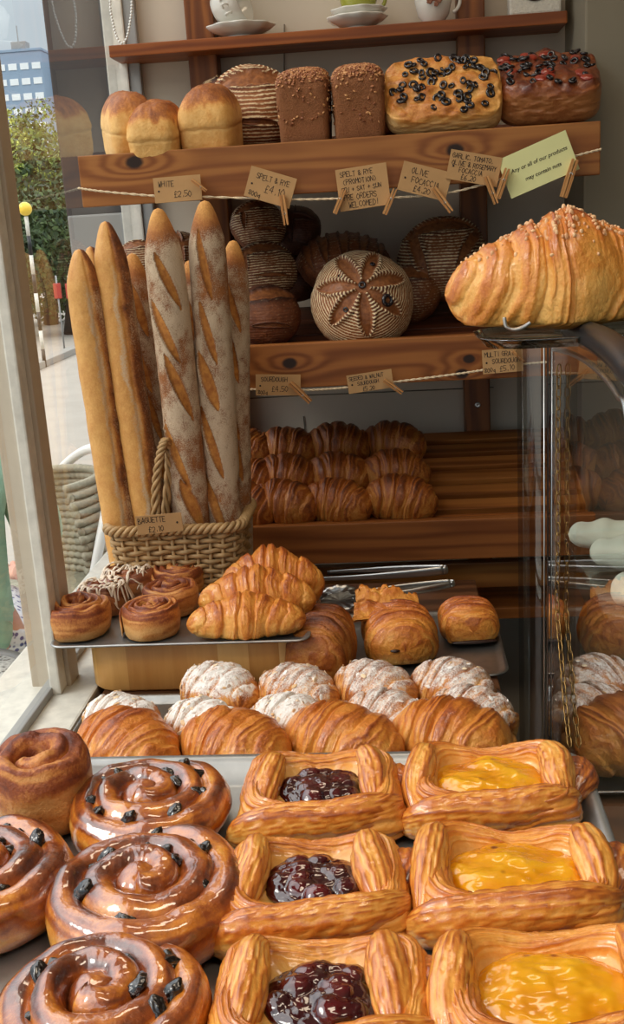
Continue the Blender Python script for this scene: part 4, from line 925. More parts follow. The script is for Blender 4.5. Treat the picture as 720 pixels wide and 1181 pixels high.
# ------------------------------------------------------------------ middle tray on a bamboo drum
MZ = .885
dr = MB(); loft(dr, -.455, -.145, 1.352, 1.56, .045, [(-.004, .801), (0, .805), (0, .872), (-.003, .8755)], k=10)
o = dr.build('bamboo_riser', M['bamboo'], origin=(-.30, 1.456, .801)); o.location = (-.30, 1.456, .801); tag(o, 'rounded wooden riser of vertical bamboo strips under the bun tray', 'stand')
def tray(x0, x1, y0, y1, z, name, label, rimh, flare, r, mat, lip=.004, yaw=0):
    cx, cy = (x0 + x1) / 2, (y0 + y1) / 2; mb = MB(); t = .0012
    loft(mb, x0 - cx, x1 - cx, y0 - cy, y1 - cy, r, [(-flare - .004, 0), (-flare, .001), (-flare * .25, rimh * .8), (0, rimh), (lip, rimh + .0005), (lip + .001, rimh - .001), (lip, rimh - .002), (0, rimh - t), (-flare * .25 - t, rimh * .7), (-flare + t * .2, -t * .6), (-flare - .004, -t)][::-1], k=8)
    V = np.concatenate(mb.v); o = mb.build(name, M[mat]); o.location = (cx, cy, z); o.rotation_euler = (0, 0, yaw); return tag(o, label, 'tray')
tray(-.492, -.136, 1.331, 1.525, .8775, 'baking_tray', 'thin metal tray of cinnamon buns and croissants on the bamboo riser', .006, .006, .014, 'tray_alu')
BZ = .8795
GBn = 'cinnamon buns on the middle tray'
def bun(u, v, D, H, seed, label, turns=3.8, z=BZ, grp=GBn, tilt=0, mat='cinn', cave=.006, iced=False, dome=.006):
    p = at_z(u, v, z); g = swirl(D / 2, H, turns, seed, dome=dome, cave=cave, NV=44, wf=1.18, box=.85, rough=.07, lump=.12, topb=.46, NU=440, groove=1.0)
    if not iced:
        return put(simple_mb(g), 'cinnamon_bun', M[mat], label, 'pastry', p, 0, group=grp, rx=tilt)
    t = thing('iced_bun', label, 'pastry', p, (tilt, 0, 0), grp); simple_mb(g).build('bun', M['iced'], t)
    ru = np.random.default_rng(seed); ic = MB()
    for q in range(15):
        a = ru.uniform(0, PI); o0 = ru.uniform(-.8, .8) * D / 2; hw = math.sqrt(max(.02, .9 - (o0 / (D / 2)) ** 2)) * D / 2; x = np.linspace(-1, 1, 40)
        lx = x * hw; ly = o0 + .006 * np.sin(x * 5 + q); X = lx * math.cos(a) - ly * math.sin(a); Y = lx * math.sin(a) + ly * math.cos(a); rr = np.hypot(X, Y) / (D / 2)
        Z = (H + dome * .7) * (1 - .75 * sm(.72, 1.0, rr)) + .0005 + .002 * np.sin(rr * 22); add_tube(ic, np.stack([X, Y, Z], -1), .0013 + .0006 * np.sin(x * 9 + q), 7, ellip=(1.6, .7))
    ic.build('icing', M['icing'], t)
bun(150, 684, .098, .040, 83, 'white iced bun at the back left of the middle tray', turns=2.2, iced=True)
bun(122, 703, .092, .038, 86, 'white iced bun behind the front left cinnamon bun', turns=2.2, iced=True)
bun(207, 681, .094, .040, 82, 'cinnamon bun at the back of the tray against the basket', turns=3.6, cave=-.004)
bun(197, 704, .094, .040, 85, 'cinnamon bun with raised curl, second row of the middle tray', turns=2.8, cave=-.002)
bun(91, 729, .102, .047, 81, 'tall dark cinnamon bun at the front left corner of the middle tray', turns=3.4, cave=-.004)
bun(175, 729, .094, .042, 84, 'cinnamon bun with neat spiral at the front of the middle tray', turns=4.2, cave=.004)
GC = 'croissants on the middle tray'
def cro(u, v, z, L, R, bend, seed, label, grp, rz=0, rx=0, ry=0, mat='cro', nb=3.2, sc=(1, 1, 1), **k):
    p = at_z(u, v, z); o = simple_mb(croissant(L, R, bend, seed, nb=nb, peak=.22, **k)).build('croissant', M[mat]); o.location = p; o.rotation_euler = (rx, ry, rz); o.scale = sc; return tag(o, label, 'croissant', grp)
cro(316, 697, BZ, .165, .036, .015, 103, 'croissant at the back of the middle tray with a pointed top', GC, .05, nb=3.4, sc=(.95, .9, 1.7), tip=.28, mat='cro_glossy')
cro(299, 712, BZ, .172, .036, .010, 102, 'croissant in the middle of the three on the bun tray', GC, .0, nb=3.4, sc=(1, .9, 1.45), tip=.3, mat='cro_glossy')
cro(286, 731, BZ, .166, .036, .014, 101, 'croissant at the front right of the bun tray', GC, .06, nb=3.4, sc=(1, .95, 1.12), tip=.32, mat='cro_glossy')

# ------------------------------------------------------------------ low tray of almond croissants
tray(-.432, .118, 1.05, 1.318, .8015, 'baking_tray', 'low metal tray of sugared almond croissants behind the front pastries', .010, .008, .02, 'tray')
LZ = .8055
GA = 'almond croissants on the low tray'
def almond(u, v, L, R, seed, label, rz, rx=0, sugar=1.0, nfl=70, z=LZ, sc=(1, 1, 1), nb=2.2, zc=.035):
    p = at_z(u, v, LZ + zc); p[2] = LZ
    g = croissant(L, R, .014, seed, nb=nb, lam=5, sugar=sugar, slant=.5)
    t = thing('almond_croissant', label, 'croissant', p, (rx, 0, rz), GA); t.scale = sc
    simple_mb(g).build('croissant_body', M['cro_sugar' if sugar else 'cro_glossy'], t)
    if nfl:
        s = MB(); V = g[0]; w = (g[2]['fl'] if sugar else np.zeros(len(V))) * (V[:, 2] > .55 * V[:, 2].max()) + 1e-9; flakes(s, V, w, nfl, seed, (.0028, .0046), .0006)
        tag(s.build('almond_flakes', M['almond'], t), kind='stuff')
M['almond'] = pastry('flaked_almond', stops=[(0, (214, 170, 116)), (1, (244, 224, 190))], fl=SALT, fln=200, flth=(.4, .6), coat=0, rough=.7)
for u, v, sd, lb in [(252, 792, 111, 'sugared almond croissant at the left of the back row near the bamboo riser'), (343, 794, 112, 'sugared almond croissant second in the back row'), (432, 790, 113, 'sugared almond croissant third in the back row below the pain au chocolat'), (522, 788, 114, 'sugared croissant at the right end of the back row')]:
    almond(u, v, .125, .047, sd, lb, -.75, sugar=1.0 if sd < 112 else .72, nfl=34 if sd < 113 else 8, zc=.035)
for u, v, sd, lb in [(140, 826, 121, 'heavily sugared almond croissant at the far left of the low tray'), (236, 832, 122, 'heavily sugared almond croissant second in the middle row'), (336, 826, 123, 'sugared almond croissant between two plain glazed ones in the middle row'), (446, 822, 124, 'sugared croissant with pale rim in the middle row, fourth along'), (545, 818, 125, 'sugared croissant at the right end of the middle row')]:
    almond(u, v, .118, .044, sd, lb, -.6, sugar=1.1 if sd < 124 else .75, nfl=36 if sd < 124 else 6)
for u, v, sd, lb in [(146, 858, 131, 'glazed plain croissant at the left end of the row behind the front tray'), (272, 858, 132, 'glazed plain croissant second along behind the raisin swirl'), (396, 852, 133, 'glazed plain croissant third along behind the cherry danish'), (522, 847, 134, 'large glazed croissant behind the custard danish at the right')]:
    almond(u, v, .156, .054, sd, lb, {131: -.75, 132: -.65, 133: -.55, 134: -.5}[sd], sugar=0, nfl=0, nb=2.2)

# ------------------------------------------------------------------ pains au chocolat and tongs
tray(-.22, .138, 1.375, 1.62, .8015, 'baking_tray', 'flat dark metal tray under the pains au chocolat', .004, .006, .022, 'tray')
PZ = .804
def pain(u, v, w, d, h, seed, label, rz=0, flap=0):
    p = at_z(u, v, PZ); t = thing('pain_au_chocolat', label, 'pastry', p, (0, 0, rz), 'pains au chocolat on the dark tray')
    g = croissant(d, w / 2, .0, seed, nb=2.2, lam=4, tip=.86, squash=h / w * 1.25, slant=.12, step=.24, streak=.10); V = g[0]
    V = np.stack([V[:, 1], V[:, 0], V[:, 2]], -1); g[1][:] = [f[:, ::-1] for f in g[1]]
    V[:, 0] = sp(V[:, 0] / (w / 2), .8) * w / 2
    MB().add(V, g[1], **g[2]).build('pastry', M['cro_dark' if seed == 141 else 'cro_glossy'], t)
    Dd, Ff = cubesphere(8)
    if seed == 143: MB().add(Dd * np.array([.034, .006, .0035]) + np.array([.002, -d * .46, .006]), [Ff]).build('chocolate_stick', M['choc'], t)
    if seed == 142: MB().add(Dd * np.array([.008, .006, .0028]) + np.array([-.014, -d * .470, h * .42]), [Ff]).build('chocolate_stick', M['choc'], t)
    if flap:
        X, Y = np.meshgrid(np.linspace(-1, 1, 36), np.linspace(-1, 1, 24), indexing='ij'); nn = fbm(np.stack([X * 2.5, Y * 2.5, 0 * X + seed], -1), 3); n3 = fbm(np.stack([X * 9, Y * 9, 0 * X + seed], -1), 5)
        top = np.stack([X * w * (.50 - .06 * Y) * (1 + .2 * (nn - .5)) - .012, Y * d * .20 + d * .20 + .018 * (nn - .5) + .010 * sm(.6, 1, Y) * (n3 - .5) * 3, h * (.93 - .10 * X ** 2) + flap * sm(-.6, 1, Y) * (.5 + nn) - .008 * (1 + X) + .004 * (n3 - .5)], -1); bot = top - np.array([0, 0, .003])
        mb = MB(); n = X.shape; g = grid(n[0], n[1], False, False); bk_ = (.42 + .8 * (nn - .5) + .5 * (n3 - .5)).clip(0, 1); mb.add(top, g[:, ::-1], bake=bk_); mb.add(bot, g, bake=.6)
        mb.build('crisp_flap', M['cro_glossy'], t)
pain(372, 772, .095, .14, .085, 141, 'dark pain au chocolat half hidden behind the bun tray', -.1)
pain(462, 752, .104, .125, .068, 142, 'large pain au chocolat with a crisp raised flap at the middle of its tray', .12, .030)
pain(541, 733, .086, .085, .056, 143, 'square pain au chocolat at the right of its tray', .1)
def tongs(P0, P1, spread, label, w, rnd):
    P0, P1 = np.asarray(P0), np.asarray(P1); c = P0; d = P1 - P0; L = np.linalg.norm(d[:2]); a = math.atan2(d[1], d[0])
    t = thing('tongs', label, 'tongs', tuple(P0), (0, -math.atan2(d[2], L), a)); L = np.linalg.norm(d)
    for sgn in (-1, 1):
        x = np.linspace(0, L, 40); y = sgn * (spread * np.sin(PI * (x / L) ** .8 * .62) + .004); mb = MB()
        add_tube(mb, np.stack([x, y, 0 * x], -1), w * (.75 + .25 * np.cos(x / L * 3)), 10, ellip=(.25, 1.0)); mb.build('arm', M['steel'], t)
        if rnd:
            hd = MB(); a_ = np.linspace(0, 2 * PI, 60, endpoint=False); R = 1 + .05 * np.cos(a_ * 12)
            P = np.stack([np.stack([L + .02 + .032 * k * np.cos(a_) * R, sgn * (spread * .95 + .006 - .006 * (1 - k) ** .5) + 0 * a_, .017 * k * np.sin(a_) * R], -1) for k in (.02, .4, .7, .9, 1.0)]); q = P.copy(); q[..., 1] += .0012
            V, Fs = capped(np.concatenate([P, q[::-1]])); hd.add(V, Fs); hd.build('scalloped_head', M['steel'], t)
    mb = MB(); k = np.linspace(PI / 2, 1.5 * PI, 16); add_tube(mb, np.stack([.006 * np.cos(k), .0045 * np.sin(k), 0 * k], -1), w * .9, 10, ellip=(.25, 1.0)); mb.build('bent_end', M['steel'], t)
tongs(at_y(512, 657, 1.76), at_y(375, 664, 1.80), .015, 'long steel tongs lying against the bottom rail of the shelves', .008, False)
tongs(at_y(520, 673, 1.64), at_y(405, 688, 1.62), .012, 'steel tongs with a scalloped head lying behind the pains au chocolat', .006, True)

# ------------------------------------------------------------------ front tray
FZ = 1.025
tray(-.38, .122, .25, .7165, FZ - .001, 'baking_tray', 'large metal tray of glazed danish pastries and raisin swirls at the front', .016, .012, .022, 'tray_alu', lip=.005)
GD1, GD2 = 'cherry danishes on the front tray', 'custard danishes on the front tray'
def danish(u, v, s, seed, kind, label, rz=0):
    p = at_z(u, v, FZ + .036); p[2] = FZ + .001
    t = thing('cherry_danish' if kind else 'custard_danish', label, 'pastry', p, (0, 0, rz), GD1 if kind else GD2); t.scale = (s, s * .92, s)
    danish_body(seed, -.007 if kind else .003).build('pastry', M['dan'], t)
    f = (cherry_filling if kind else custard_filling)(seed); f.build('cherry_filling' if kind else 'custard_filling', M['cherry' if kind else 'custard'], t)
    if kind: t.children[-1].scale = (1, 1, 1)
danish(370, 891, .94, 201, 1, 'cherry danish at the back of the front tray', .03)
danish(362, 996, .94, 211, 1, 'cherry danish in the middle of its column', .05)
danish(370, 1127, .96, 221, 1, 'cherry danish nearest the camera', .02)
danish(566, 881, .95, 231, 0, 'custard danish at the back right of the front tray', -.02)
danish(594, 986, .98, 241, 0, 'custard danish in the middle of its column', -.04)
danish(640, 1122, 1.0, 251, 0, 'custard danish at the front right corner', .02)
GS = 'raisin swirls on the front tray'
rp = None
def raisin_swirl(u, v, D, H, seed, label, turns=2.6, tilt=(0, 0), nra=12):
    global rp
    p = at_z(u, v, FZ + H * .6); p[2] = FZ + .001; t = thing('raisin_swirl', label, 'pastry', p, (tilt[0], tilt[1], 0), GS)
    ri, wf, dome = .003, 1.30, .009
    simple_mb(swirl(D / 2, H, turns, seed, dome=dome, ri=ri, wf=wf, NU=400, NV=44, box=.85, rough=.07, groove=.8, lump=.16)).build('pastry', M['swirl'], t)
    ru = np.random.default_rng(int(seed * 10) + 5); Dd, Ff = cubesphere(14)
    for k in range(nra):
        tt = (.14, .30, .34, .52, .55, .58, .22, .42, .47, .18, .50, .38, .26, .57, .54, .32, .36, .44, .49, .51, .56, .28)[k % 22] + ru.uniform(-.02, .02); x, y, z = spiral_gap(D / 2, H, turns, seed, ri, wf, min(tt, 1 - 1 / turns), dome)
        if rp is None: rp = o = MB().add(Dd * np.array([.0082, .0050, .0044]) * (1 + .55 * (fbm(Dd * 1.8, 3) - .5))[:, None], [Ff]).build('raisin', M['raisin'], t)
        else: o = rp.copy(); COL.objects.link(o); o.parent = t
        o.location = (x, y, z * .86 - ru.uniform(.0, .004)); o.rotation_euler = tuple(ru.uniform(-1, 1, 2)) + (ru.uniform(0, 6),); o.scale = (ru.uniform(.7, 1.15),) * 3
raisin_swirl(167, 932, .124, .030, 4.1, 'glazed raisin swirl at the back of the front tray below the almond croissants', nra=13)
raisin_swirl(164, 1036, .134, .034, 4.5, 'glazed raisin swirl with tight centre in the middle of the front tray', nra=16)
raisin_swirl(112, 1168, .120, .034, 3.8, 'glazed raisin swirl at the front left, cut off by the picture edge', nra=14)
raisin_swirl(-26, 1022, .124, .034, 4.9, 'glazed raisin swirl half out of view at the left edge', nra=16)
p = at_z(48, 920, FZ + .02); p[2] = FZ + .001
o = simple_mb(swirl(.041, .054, 2.2, 2.0, dome=.008, cave=.014, NV=44, wf=1.3, box=.78, rough=.08, NU=360, lump=.12, topb=.5, plug=.8)).build('cinnamon_bun', M['cinn']); o.location = p; tag(o, 'tall cinnamon bun on the back left corner of the front tray', 'pastry', 'cinnamon buns on the front tray'); del o['group']
# ------------------------------------------------------------------ glass display case at the right with the big croissant
XS = .148; YF = 1.02
pT = at_x(632, 386, XS); ZT = pT[2]; YF = float(pT[1])
dc = thing('display_case', 'curved glass display case at the right with a black upright edge', 'display case', (.5, .75, .80))
DO = (.5, .75, .80)
prof = [at_x(u, v, XS)[1:] for u, v in [(637, 388), (655, 391), (675, 400), (695, 416), (710, 436), (720, 458)]]
y0, z0 = prof[-1]; yE = y0 - .10
arc = smooth_path(np.array([(0, *q) for q in prof] + [(0, y0 - .035, z0 - .07), (0, y0 - .06, z0 - .17), (0, y0 - .07, .80)]), 60)[:, 1:]
pan = [(XS, YF, .80), (XS, YF, ZT)] + [(XS, a, b) for a, b in arc]
MB().add(pan, [[tuple(range(len(pan)))]], flat=True).build('side_glass', M['cglass'], dc, origin=DO)
P = np.array([[(x, a, b) for x in (XS, 1.2)] for a, b in arc]); MB().add(P, grid(len(arc), 2, False, False)).build('curved_front_glass', M['cglass'], dc, origin=DO)
tr = MB(); add_tube(tr, [(XS + .012, a, b + .004) for a, b in arc[:44]], .012, 10, up=(1, 0, 0), ellip=(1.0, .9)); tr.build('curved_trim', M['darkmetal'], dc, origin=DO)
tr = MB(); add_tube(tr, [(XS + .002, a - .002, b - .012) for a, b in arc[:44]], .0025, 8, up=(1, 0, 0)); tr.build('glass_edge', M['steel'], dc, origin=DO)
MB().box(XS - .0005, XS + .006, YF - .004, YF + .004, .80, ZT - .004, .001).build('upright', M['black'], dc, origin=DO)
e = MB(); add_tube(e, [(XS - .0035, YF - .001, .80), (XS - .0035, YF - .001, ZT)], .0009, 8, up=(0, 1, 0)); e.build('bright_edge', M['steel'], dc, origin=DO)
# bent acrylic corner beside the upright
k = np.linspace(0, 1, 14); w = .0235
cx = XS - .006 - w * k; cy = YF + .004 + .010 * np.sin(k * PI) * .6
P = np.array([[(x, y, z) for z in np.linspace(.80, ZT, 3)] for x, y in zip(cx, cy)]); 
_s = NT('mirror_acrylic'); M['acr'] = glass('acrylic_corner', tint=(200, 196, 190), f0=.10, gain=.75)
MB().add(P, grid(14, 3, False, False)).build('acrylic_corner', M['acr'], dc, origin=DO)
MB().box(XS + .004, 1.2, arc[0][0] - .02, YF + .004, ZT - .002, ZT + .006, .001).build('top_glass', M['cglass'], dc, origin=DO)
MB().box(XS + .01, 1.2, yE - .0, YF - .01, .78, .80, .002).build('case_floor', M['steel'], dc, origin=DO)
MB().box(XS + .0, 1.2, yE, YF + .02, .0, .78, .004).build('case_base', M['counter'], dc, origin=DO)
MB().box(XS + .012, 1.19, .80, YF - .02, 1.108, 1.114, .001).build('inner_shelf', M['cglass'], dc, origin=DO)
MB().box(1.19, 1.2, yE, YF, .80, ZT, .001).build('far_side', M['cglass'], dc, origin=DO)
# brass chain down the side glass
ch = MB(); cp = smooth_path([at_x(645, 428, XS - .004), at_x(644, 500, XS - .004), at_x(644, 640, XS - .004), at_x(643, 700, XS - .004), at_x(648, 760, XS - .004), at_x(653, 820, XS - .004), at_x(659, 872, XS - .004)], 300)
ds = np.concatenate([[0], np.cumsum(np.linalg.norm(np.diff(cp, axis=0), axis=1))]); a = np.linspace(0, 2 * PI, 16, endpoint=False); st = .0098
for i in range(int(ds[-1] / st)):
    q = np.array([np.interp(i * st, ds, cp[:, c]) for c in range(3)]); q2 = np.array([np.interp(i * st + .001, ds, cp[:, c]) for c in range(3)]); dz = Vector(q - q2)
    R = Vector((0, 0, 1)).rotation_difference(dz).to_matrix().to_4x4()
    L = np.stack([.0024 * np.cos(a), 0 * a, .0062 * sp(np.sin(a), .8)], -1)
    add_tube(ch, L, .0006, 5, up=(0, 1, 0), closed=True, M=Matrix.Translation(Vector(q)) @ R @ Matrix.Rotation(PI / 2 * (i % 2) + .6, 4, 'Z'))
tag(ch.build('brass_chain', M['gold']), 'thin brass link chain hanging down the side of the glass case', 'chain')
# meringues on the inner shelf
M['mer'] = plain('pale_meringue', (222, 226, 204), .6, ns=40, amt=.06)
def meringue(u, v, L, r, seed, label, rz):
    p = at_z(u, v, 1.130); mb = MB(); n = 60; t = np.linspace(0, 1, n); nv = 40; a = np.linspace(0, 2 * PI, nv, endpoint=False)
    rad = r * (1 - np.abs(2 * t - 1) ** 4).clip(0) ** .5; rr = rad[:, None] * (1 + .16 * np.sin(t * 26)[:, None] * (.5 + .5 * np.cos(a)) + .3 * (fbm(np.stack([t[:, None] * 5 + 0 * a, np.cos(a) + 0 * t[:, None], np.sin(a) + seed + 0 * t[:, None]], -1), 1) - .5))
    P = np.stack([np.repeat(((t - .5) * L)[:, None], nv, 1), rr * np.cos(a), rr * np.sin(a) * .75], -1); V, Fs = capped(P); mb.add(V, Fs)
    o = mb.build('meringue', M['mer']); o.location = (p[0], p[1], 1.1145 - float(np.concatenate(mb.v)[:, 2].min())); o.rotation_euler = (0, 0, rz); tag(o, label, 'meringue', 'meringues in the glass case')
meringue(722, 618, .105, .019, 1, 'pale meringue finger, highest of those in the glass case', -.25)
meringue(747, 640, .10, .020, 2, 'pale meringue finger in the middle of those in the glass case', -.35)
meringue(768, 688, .085, .021, 3, 'pale meringue finger lowest at the right edge in the glass case', -.4)
# glass cake plate and the big croissant on top
pc = at_y(660, 372, .93); pz = ZT + .0075
gp = MB(); loft(gp, -.075, .16, -.05, .05, .03, [(-.03, 0), (0, .001), (.006, .008), (.008, .009), (.004, .0095), (-.002, .0035), (-.03, .002)], k=8)
M['plate'] = glass('plate_glass', tint=(176, 178, 172), f0=.10)
pl = thing('glass_plate', 'clear glass serving plate on top of the display case', 'plate', (pc[0], .93, pz)); gp.build('dish', M['plate'], pl)
wr_ = MB(); q0 = [at_y(u, v, .875) for u, v in [(582, 366), (584, 376), (592, 380), (602, 378), (612, 372)]]; add_tube(wr_, smooth_path(np.array(q0) - np.array([pc[0], .93, pz]), 40), .0016, 8, up=(0, 1, 0)); wr_.build('wire_clip', M['steel'], pl)
bc_ = simple_mb(croissant(.200, .052, -.022, 301, nb=4.0, NU=320, NV=110, lam=3, tip=.28, step=.10, peak=.25, slant=1.0, streak=.06)).build('croissant', M['cro_glossy'])
p = at_y(652, 366, .93); bc_.location = (p[0], .93, pz + .010); bc_.rotation_euler = (-.05, .0, .04); bc_.scale = (1, .85, 1.22)
t = thing('large_croissant', 'large golden croissant with a crumbly top on the glass case', 'croissant', bc_.location, bc_.rotation_euler); sc_ = bc_.scale.copy()
bc_.parent = t; bc_.location = (0, 0, 0); bc_.rotation_euler = (0, 0, 0); bc_.name = 'croissant_body'
Vc = np.array([v.co[:] for v in bc_.data.vertices]); cm = MB(); ru = np.random.default_rng(5); Dd, Ff = cubesphere(3)
w = (Vc[:, 2] > .062) * 1.0 + (Vc[:, 2] > .05) * .15
for i in ru.choice(len(Vc), 330, p=w / w.sum()):
    s = ru.uniform(.0009, .0020); cm.add(Dd * s * ru.uniform(.7, 1.4, 3) + Vc[i], [Ff], bake=ru.uniform(.1, .7))
o = cm.build('crumb_topping', M['crumb'] if 'crumb' in M else pastry('crumb_topping', stops=[(0, (240, 200, 150)), (1, (196, 120, 70))], coat=.2), t); o.scale = sc_; tag(o, kind='stuff')

# ------------------------------------------------------------------ outside the window
struct(MB().box(-120, -.62, -40, 320, -.10, -.02), 'ground', plain('pale_paving', (160, 153, 142), .8, ns=3, amt=.08))
kb = MB().box(-4.2, -4.05, -40, 60, -.02, .06, .01); struct(kb, 'kerb', plain('kerb_stone', (150, 146, 138), .8))
sb = MB().box(at_y(66, 115, 2.35)[0], -.53, 2.32, 2.40, 1.47, 3.2, .004); struct(sb, 'wall_outside', plain('charcoal_pilaster', (62, 60, 60), .6))
sb = MB().box(-.66, -.50, WY + .0, WY + .12, 0, 1.47, .004); struct(sb, 'trim_2', M['frame_grey'])
def tower(name, label, u0, u1, vt, D, depth, mat, nw, nr, antenna=False):
    a = at_y(u0, vt, D); b = at_y(u1, vt, D); w = b[0] - a[0]; h = a[2]
    t = thing(name, label, 'building', (a[0] + w / 2, D, 0)); MB().box(-w / 2, w / 2, 0, depth, 0, h, .1).build('walls', mat, t)
    MB().box(-w / 2 - .2, w / 2 + .2, -.2, depth + .2, h, h + .6, .1).build('roof_edge', mat, t)
    if antenna:
        m = MB(); m.box(-1.5, 2, 1, 4, h + .8, h + 2.4, .05); m.box(-.1, .1, 2, 2.2, h + 2, h + 6, .02); m.build('roof_plant', M['frame_grey'], t)
    if nw:
        ww = w / nw; proto = None
        for r in range(nr):
            for c in range(nw):
                x = -w / 2 + ww * (c + .5); z = h - 3.2 - r * 3.3
                if proto is None:
                    m = MB().box(-ww * .36, ww * .36, -.12, .05, -.7, .7, .02); proto = o = m.build('window', plain('pale_tower_window', (232, 238, 240), .3), t)
                else: o = proto.copy(); COL.objects.link(o); o.parent = t
                o.location = (x, 0, z)
tower('apartment_tower', 'pale blue grey tower block with rows of white windows seen through the window', -8, 47, 62, 260, 18, plain('tower_blue', (138, 160, 182), .8), 4, 10, True)
tower('apartment_tower', 'narrow white tower block edge beside the blue grey one', 48, 76, 66, 266, 14, plain('tower_white', (214, 220, 224), .8), 0, 0)
M['leaf'] = None
def leafmat(name, a, b):
    s = NT(name); return s.pbr(s.ramp(s.attr('bake'), [(0, a), (1, b)]), .6, spec=.3)
LM = [leafmat('leaf_green', (50, 70, 34), (128, 146, 66)), leafmat('leaf_dark', (34, 52, 34), (84, 104, 58)), leafmat('leaf_yellow', (110, 130, 50), (200, 206, 100))]
M['bark'] = plain('bark', (74, 62, 50), .9)
def tree(u, v, D, r, mat, label, seed, n=6000, sq=1.0):
    c = at_y(u, v, D); t = thing('tree', label, 'tree', (c[0], c[1], -.02), group='trees across the street'); ru = np.random.default_rng(seed)
    lob = ru.normal(0, .45, (9, 3)) * r; lob[:, 2] *= sq; idx = ru.integers(0, 9, n); d = ru.normal(0, 1, (n, 3)); d /= np.linalg.norm(d, axis=1)[:, None]
    C = np.array([0, 0, c[2] + .02]) + lob[idx] + d * r * .55 * ru.uniform(.75, 1.05, n)[:, None]
    e1 = ru.normal(0, 1, (n, 3)); e1 /= np.linalg.norm(e1, axis=1)[:, None]; e2 = np.cross(e1, d); s = r * .045
    V = np.stack([C - e1 * s, C + e2 * s * .6, C + e1 * s, C - e2 * s * .6], 1).reshape(-1, 3)
    MB().add(V, np.arange(4 * n).reshape(-1, 4), bake=np.repeat(ru.uniform(0, 1, n), 4)).build('crown', mat, t)
    m = MB(); add_tube(m, [(0, 0, 0), (.1, 0, c[2] * .5), (0, 0, c[2])], [r * .09, r * .07, r * .03], 8, up=(0, 1, 0)); m.build('trunk', M['bark'], t)
tree(26, 205, 34, 2.2, LM[0], 'green tree below the tower block', 1)
tree(24, 215, 24, 1.2, LM[2], 'yellow green tree in front of the darker trees outside', 2)
tree(60, 215, 22, 1.2, LM[0], 'bushy green tree right of the yellow green tree outside', 3)
tree(46, 270, 18, 1.5, LM[1], 'dark green tree behind the yellow beacon', 4, sq=.7)
tree(70, 290, 16, 1.2, LM[1], 'low dark shrub near the baguette tips outside', 5, sq=.6)
c = at_y(29, 241, 12.0); bp = thing('beacon_pole', 'black and white crossing beacon with yellow globe outside', 'street light', (c[0], 12.0, -.02))
m = MB(); Dd, Ff = cubesphere(14); m.add(Dd * .075 + np.array([0, 0, c[2] + .02]), [Ff]); m.build('globe', plain('amber_globe', (244, 206, 70), .3), bp)
nb_ = 8
for i in range(nb_):
    m = MB(); z0_, z1_ = i * (c[2] - .06) / nb_, (i + 1) * (c[2] - .06) / nb_; add_tube(m, [(0, 0, z0_), (0, 0, z1_)], .022, 12, up=(0, 1, 0)); m.build('pole_band', M['white_paint'] if i % 2 else M['black'], bp)
# low objects far off on the street
for u, lab in ((64, 'small red sign across the street'), (78, 'second small red sign across the street beside the baguettes')):
    c = at_y(u, 316, 14); o = MB().box(-.05, .05, -.02, .02, 0, .2, .01); b = o.build('street_sign', plain('red_sign', (176, 62, 50), .5)); b.location = (c[0], 14, max(.0, c[2] - .5)); 
    t = thing('street_sign', lab, 'sign', (c[0], 14, -.02)); b.parent = t; b.location = (0, 0, c[2] - .3); b.name = 'panel'
    m = MB(); add_tube(m, [(0, 0, 0), (0, 0, c[2])], .012, 8, up=(0, 1, 0)); m.build('stand', M['frame_grey'], t)

# wicker chair, cafe table and seated person on the pavement
M['cane'] = plain('grey_wicker', (150, 146, 126), .7, ns=90, amt=.2)
ccx, ccy = at_y(30, 600, 2.75)[0], 2.75
wc = thing('wicker_chair', 'grey wicker chair with a curved pale hoop back outside the window', 'chair', (ccx, ccy, -.02))
bk_ = MB(); a = np.linspace(-1.25, 1.25, 50); hz = np.linspace(.46, .80, 17)
for i, z in enumerate(hz):
    s = math.sqrt(max(0.02, 1 - ((z - .46) / .40) ** 3)); P = np.stack([.26 * s * np.sin(a), .22 * np.cos(a) + .004 * np.cos(np.arange(50) * PI + i * PI), z + 0 * a], -1); add_tube(bk_, P, .012, 6)
bk_.build('backrest', M['cane'], wc)
hp_ = MB(); t_ = np.linspace(0, 1, 60); aa = (t_ * 2 - 1) * 1.35; hh = .46 + .40 * np.sin(t_ * PI) ** .6; add_tube(hp_, np.stack([.275 * np.sin(aa), .235 * np.cos(aa), hh], -1), .014, 8, up=(0, 1, 0)); hp_.build('hoop', M['chainw'], wc)
st_ = MB(); loft(st_, -.24, .24, -.22, .22, .10, [(-.02, .42), (0, .43), (0, .46), (-.02, .47)]); st_.build('seat', M['cane'], wc)
for x in (-.2, .2):
    for y in (-.18, .18): m = MB(); add_tube(m, [(x * 1.1, y * 1.1, 0), (x, y, .43)], .015, 8, up=(0, 1, 0)); m.build('leg', M['chainw'], wc)
wc.rotation_euler = (0, 0, -.9)
tpz = .70; tc = at_z(-62, 790, tpz)
ct = thing('cafe_table', 'round cafe table with speckled top outside the window at the left edge', 'table', (tc[0], tc[1], -.02))
s = NT('speckled_top'); M['speck'] = s.pbr(s.ramp(s.voro(130), [(.2, (60, 60, 60)), (.45, (190, 190, 188)), (.8, (226, 226, 222))]), .5)
m = MB(); lathe(m, [(.001, tpz), (.135, tpz), (.135, tpz + .021), (.001, tpz + .021)], 60); m.build('table_top', M['speck'], ct)
m = MB(); lathe(m, [(.133, tpz - .005), (.15, tpz - .005), (.155, tpz + .01), (.15, tpz + .026), (.135, tpz + .024), (.133, tpz)], 60); m.build('rim', plain('grey_rim', (96, 96, 94), .4), ct)
m = MB(); add_tube(m, [(0, 0, .02), (0, 0, tpz)], .025, 10, up=(0, 1, 0)); m.build('column', M['black'], ct)
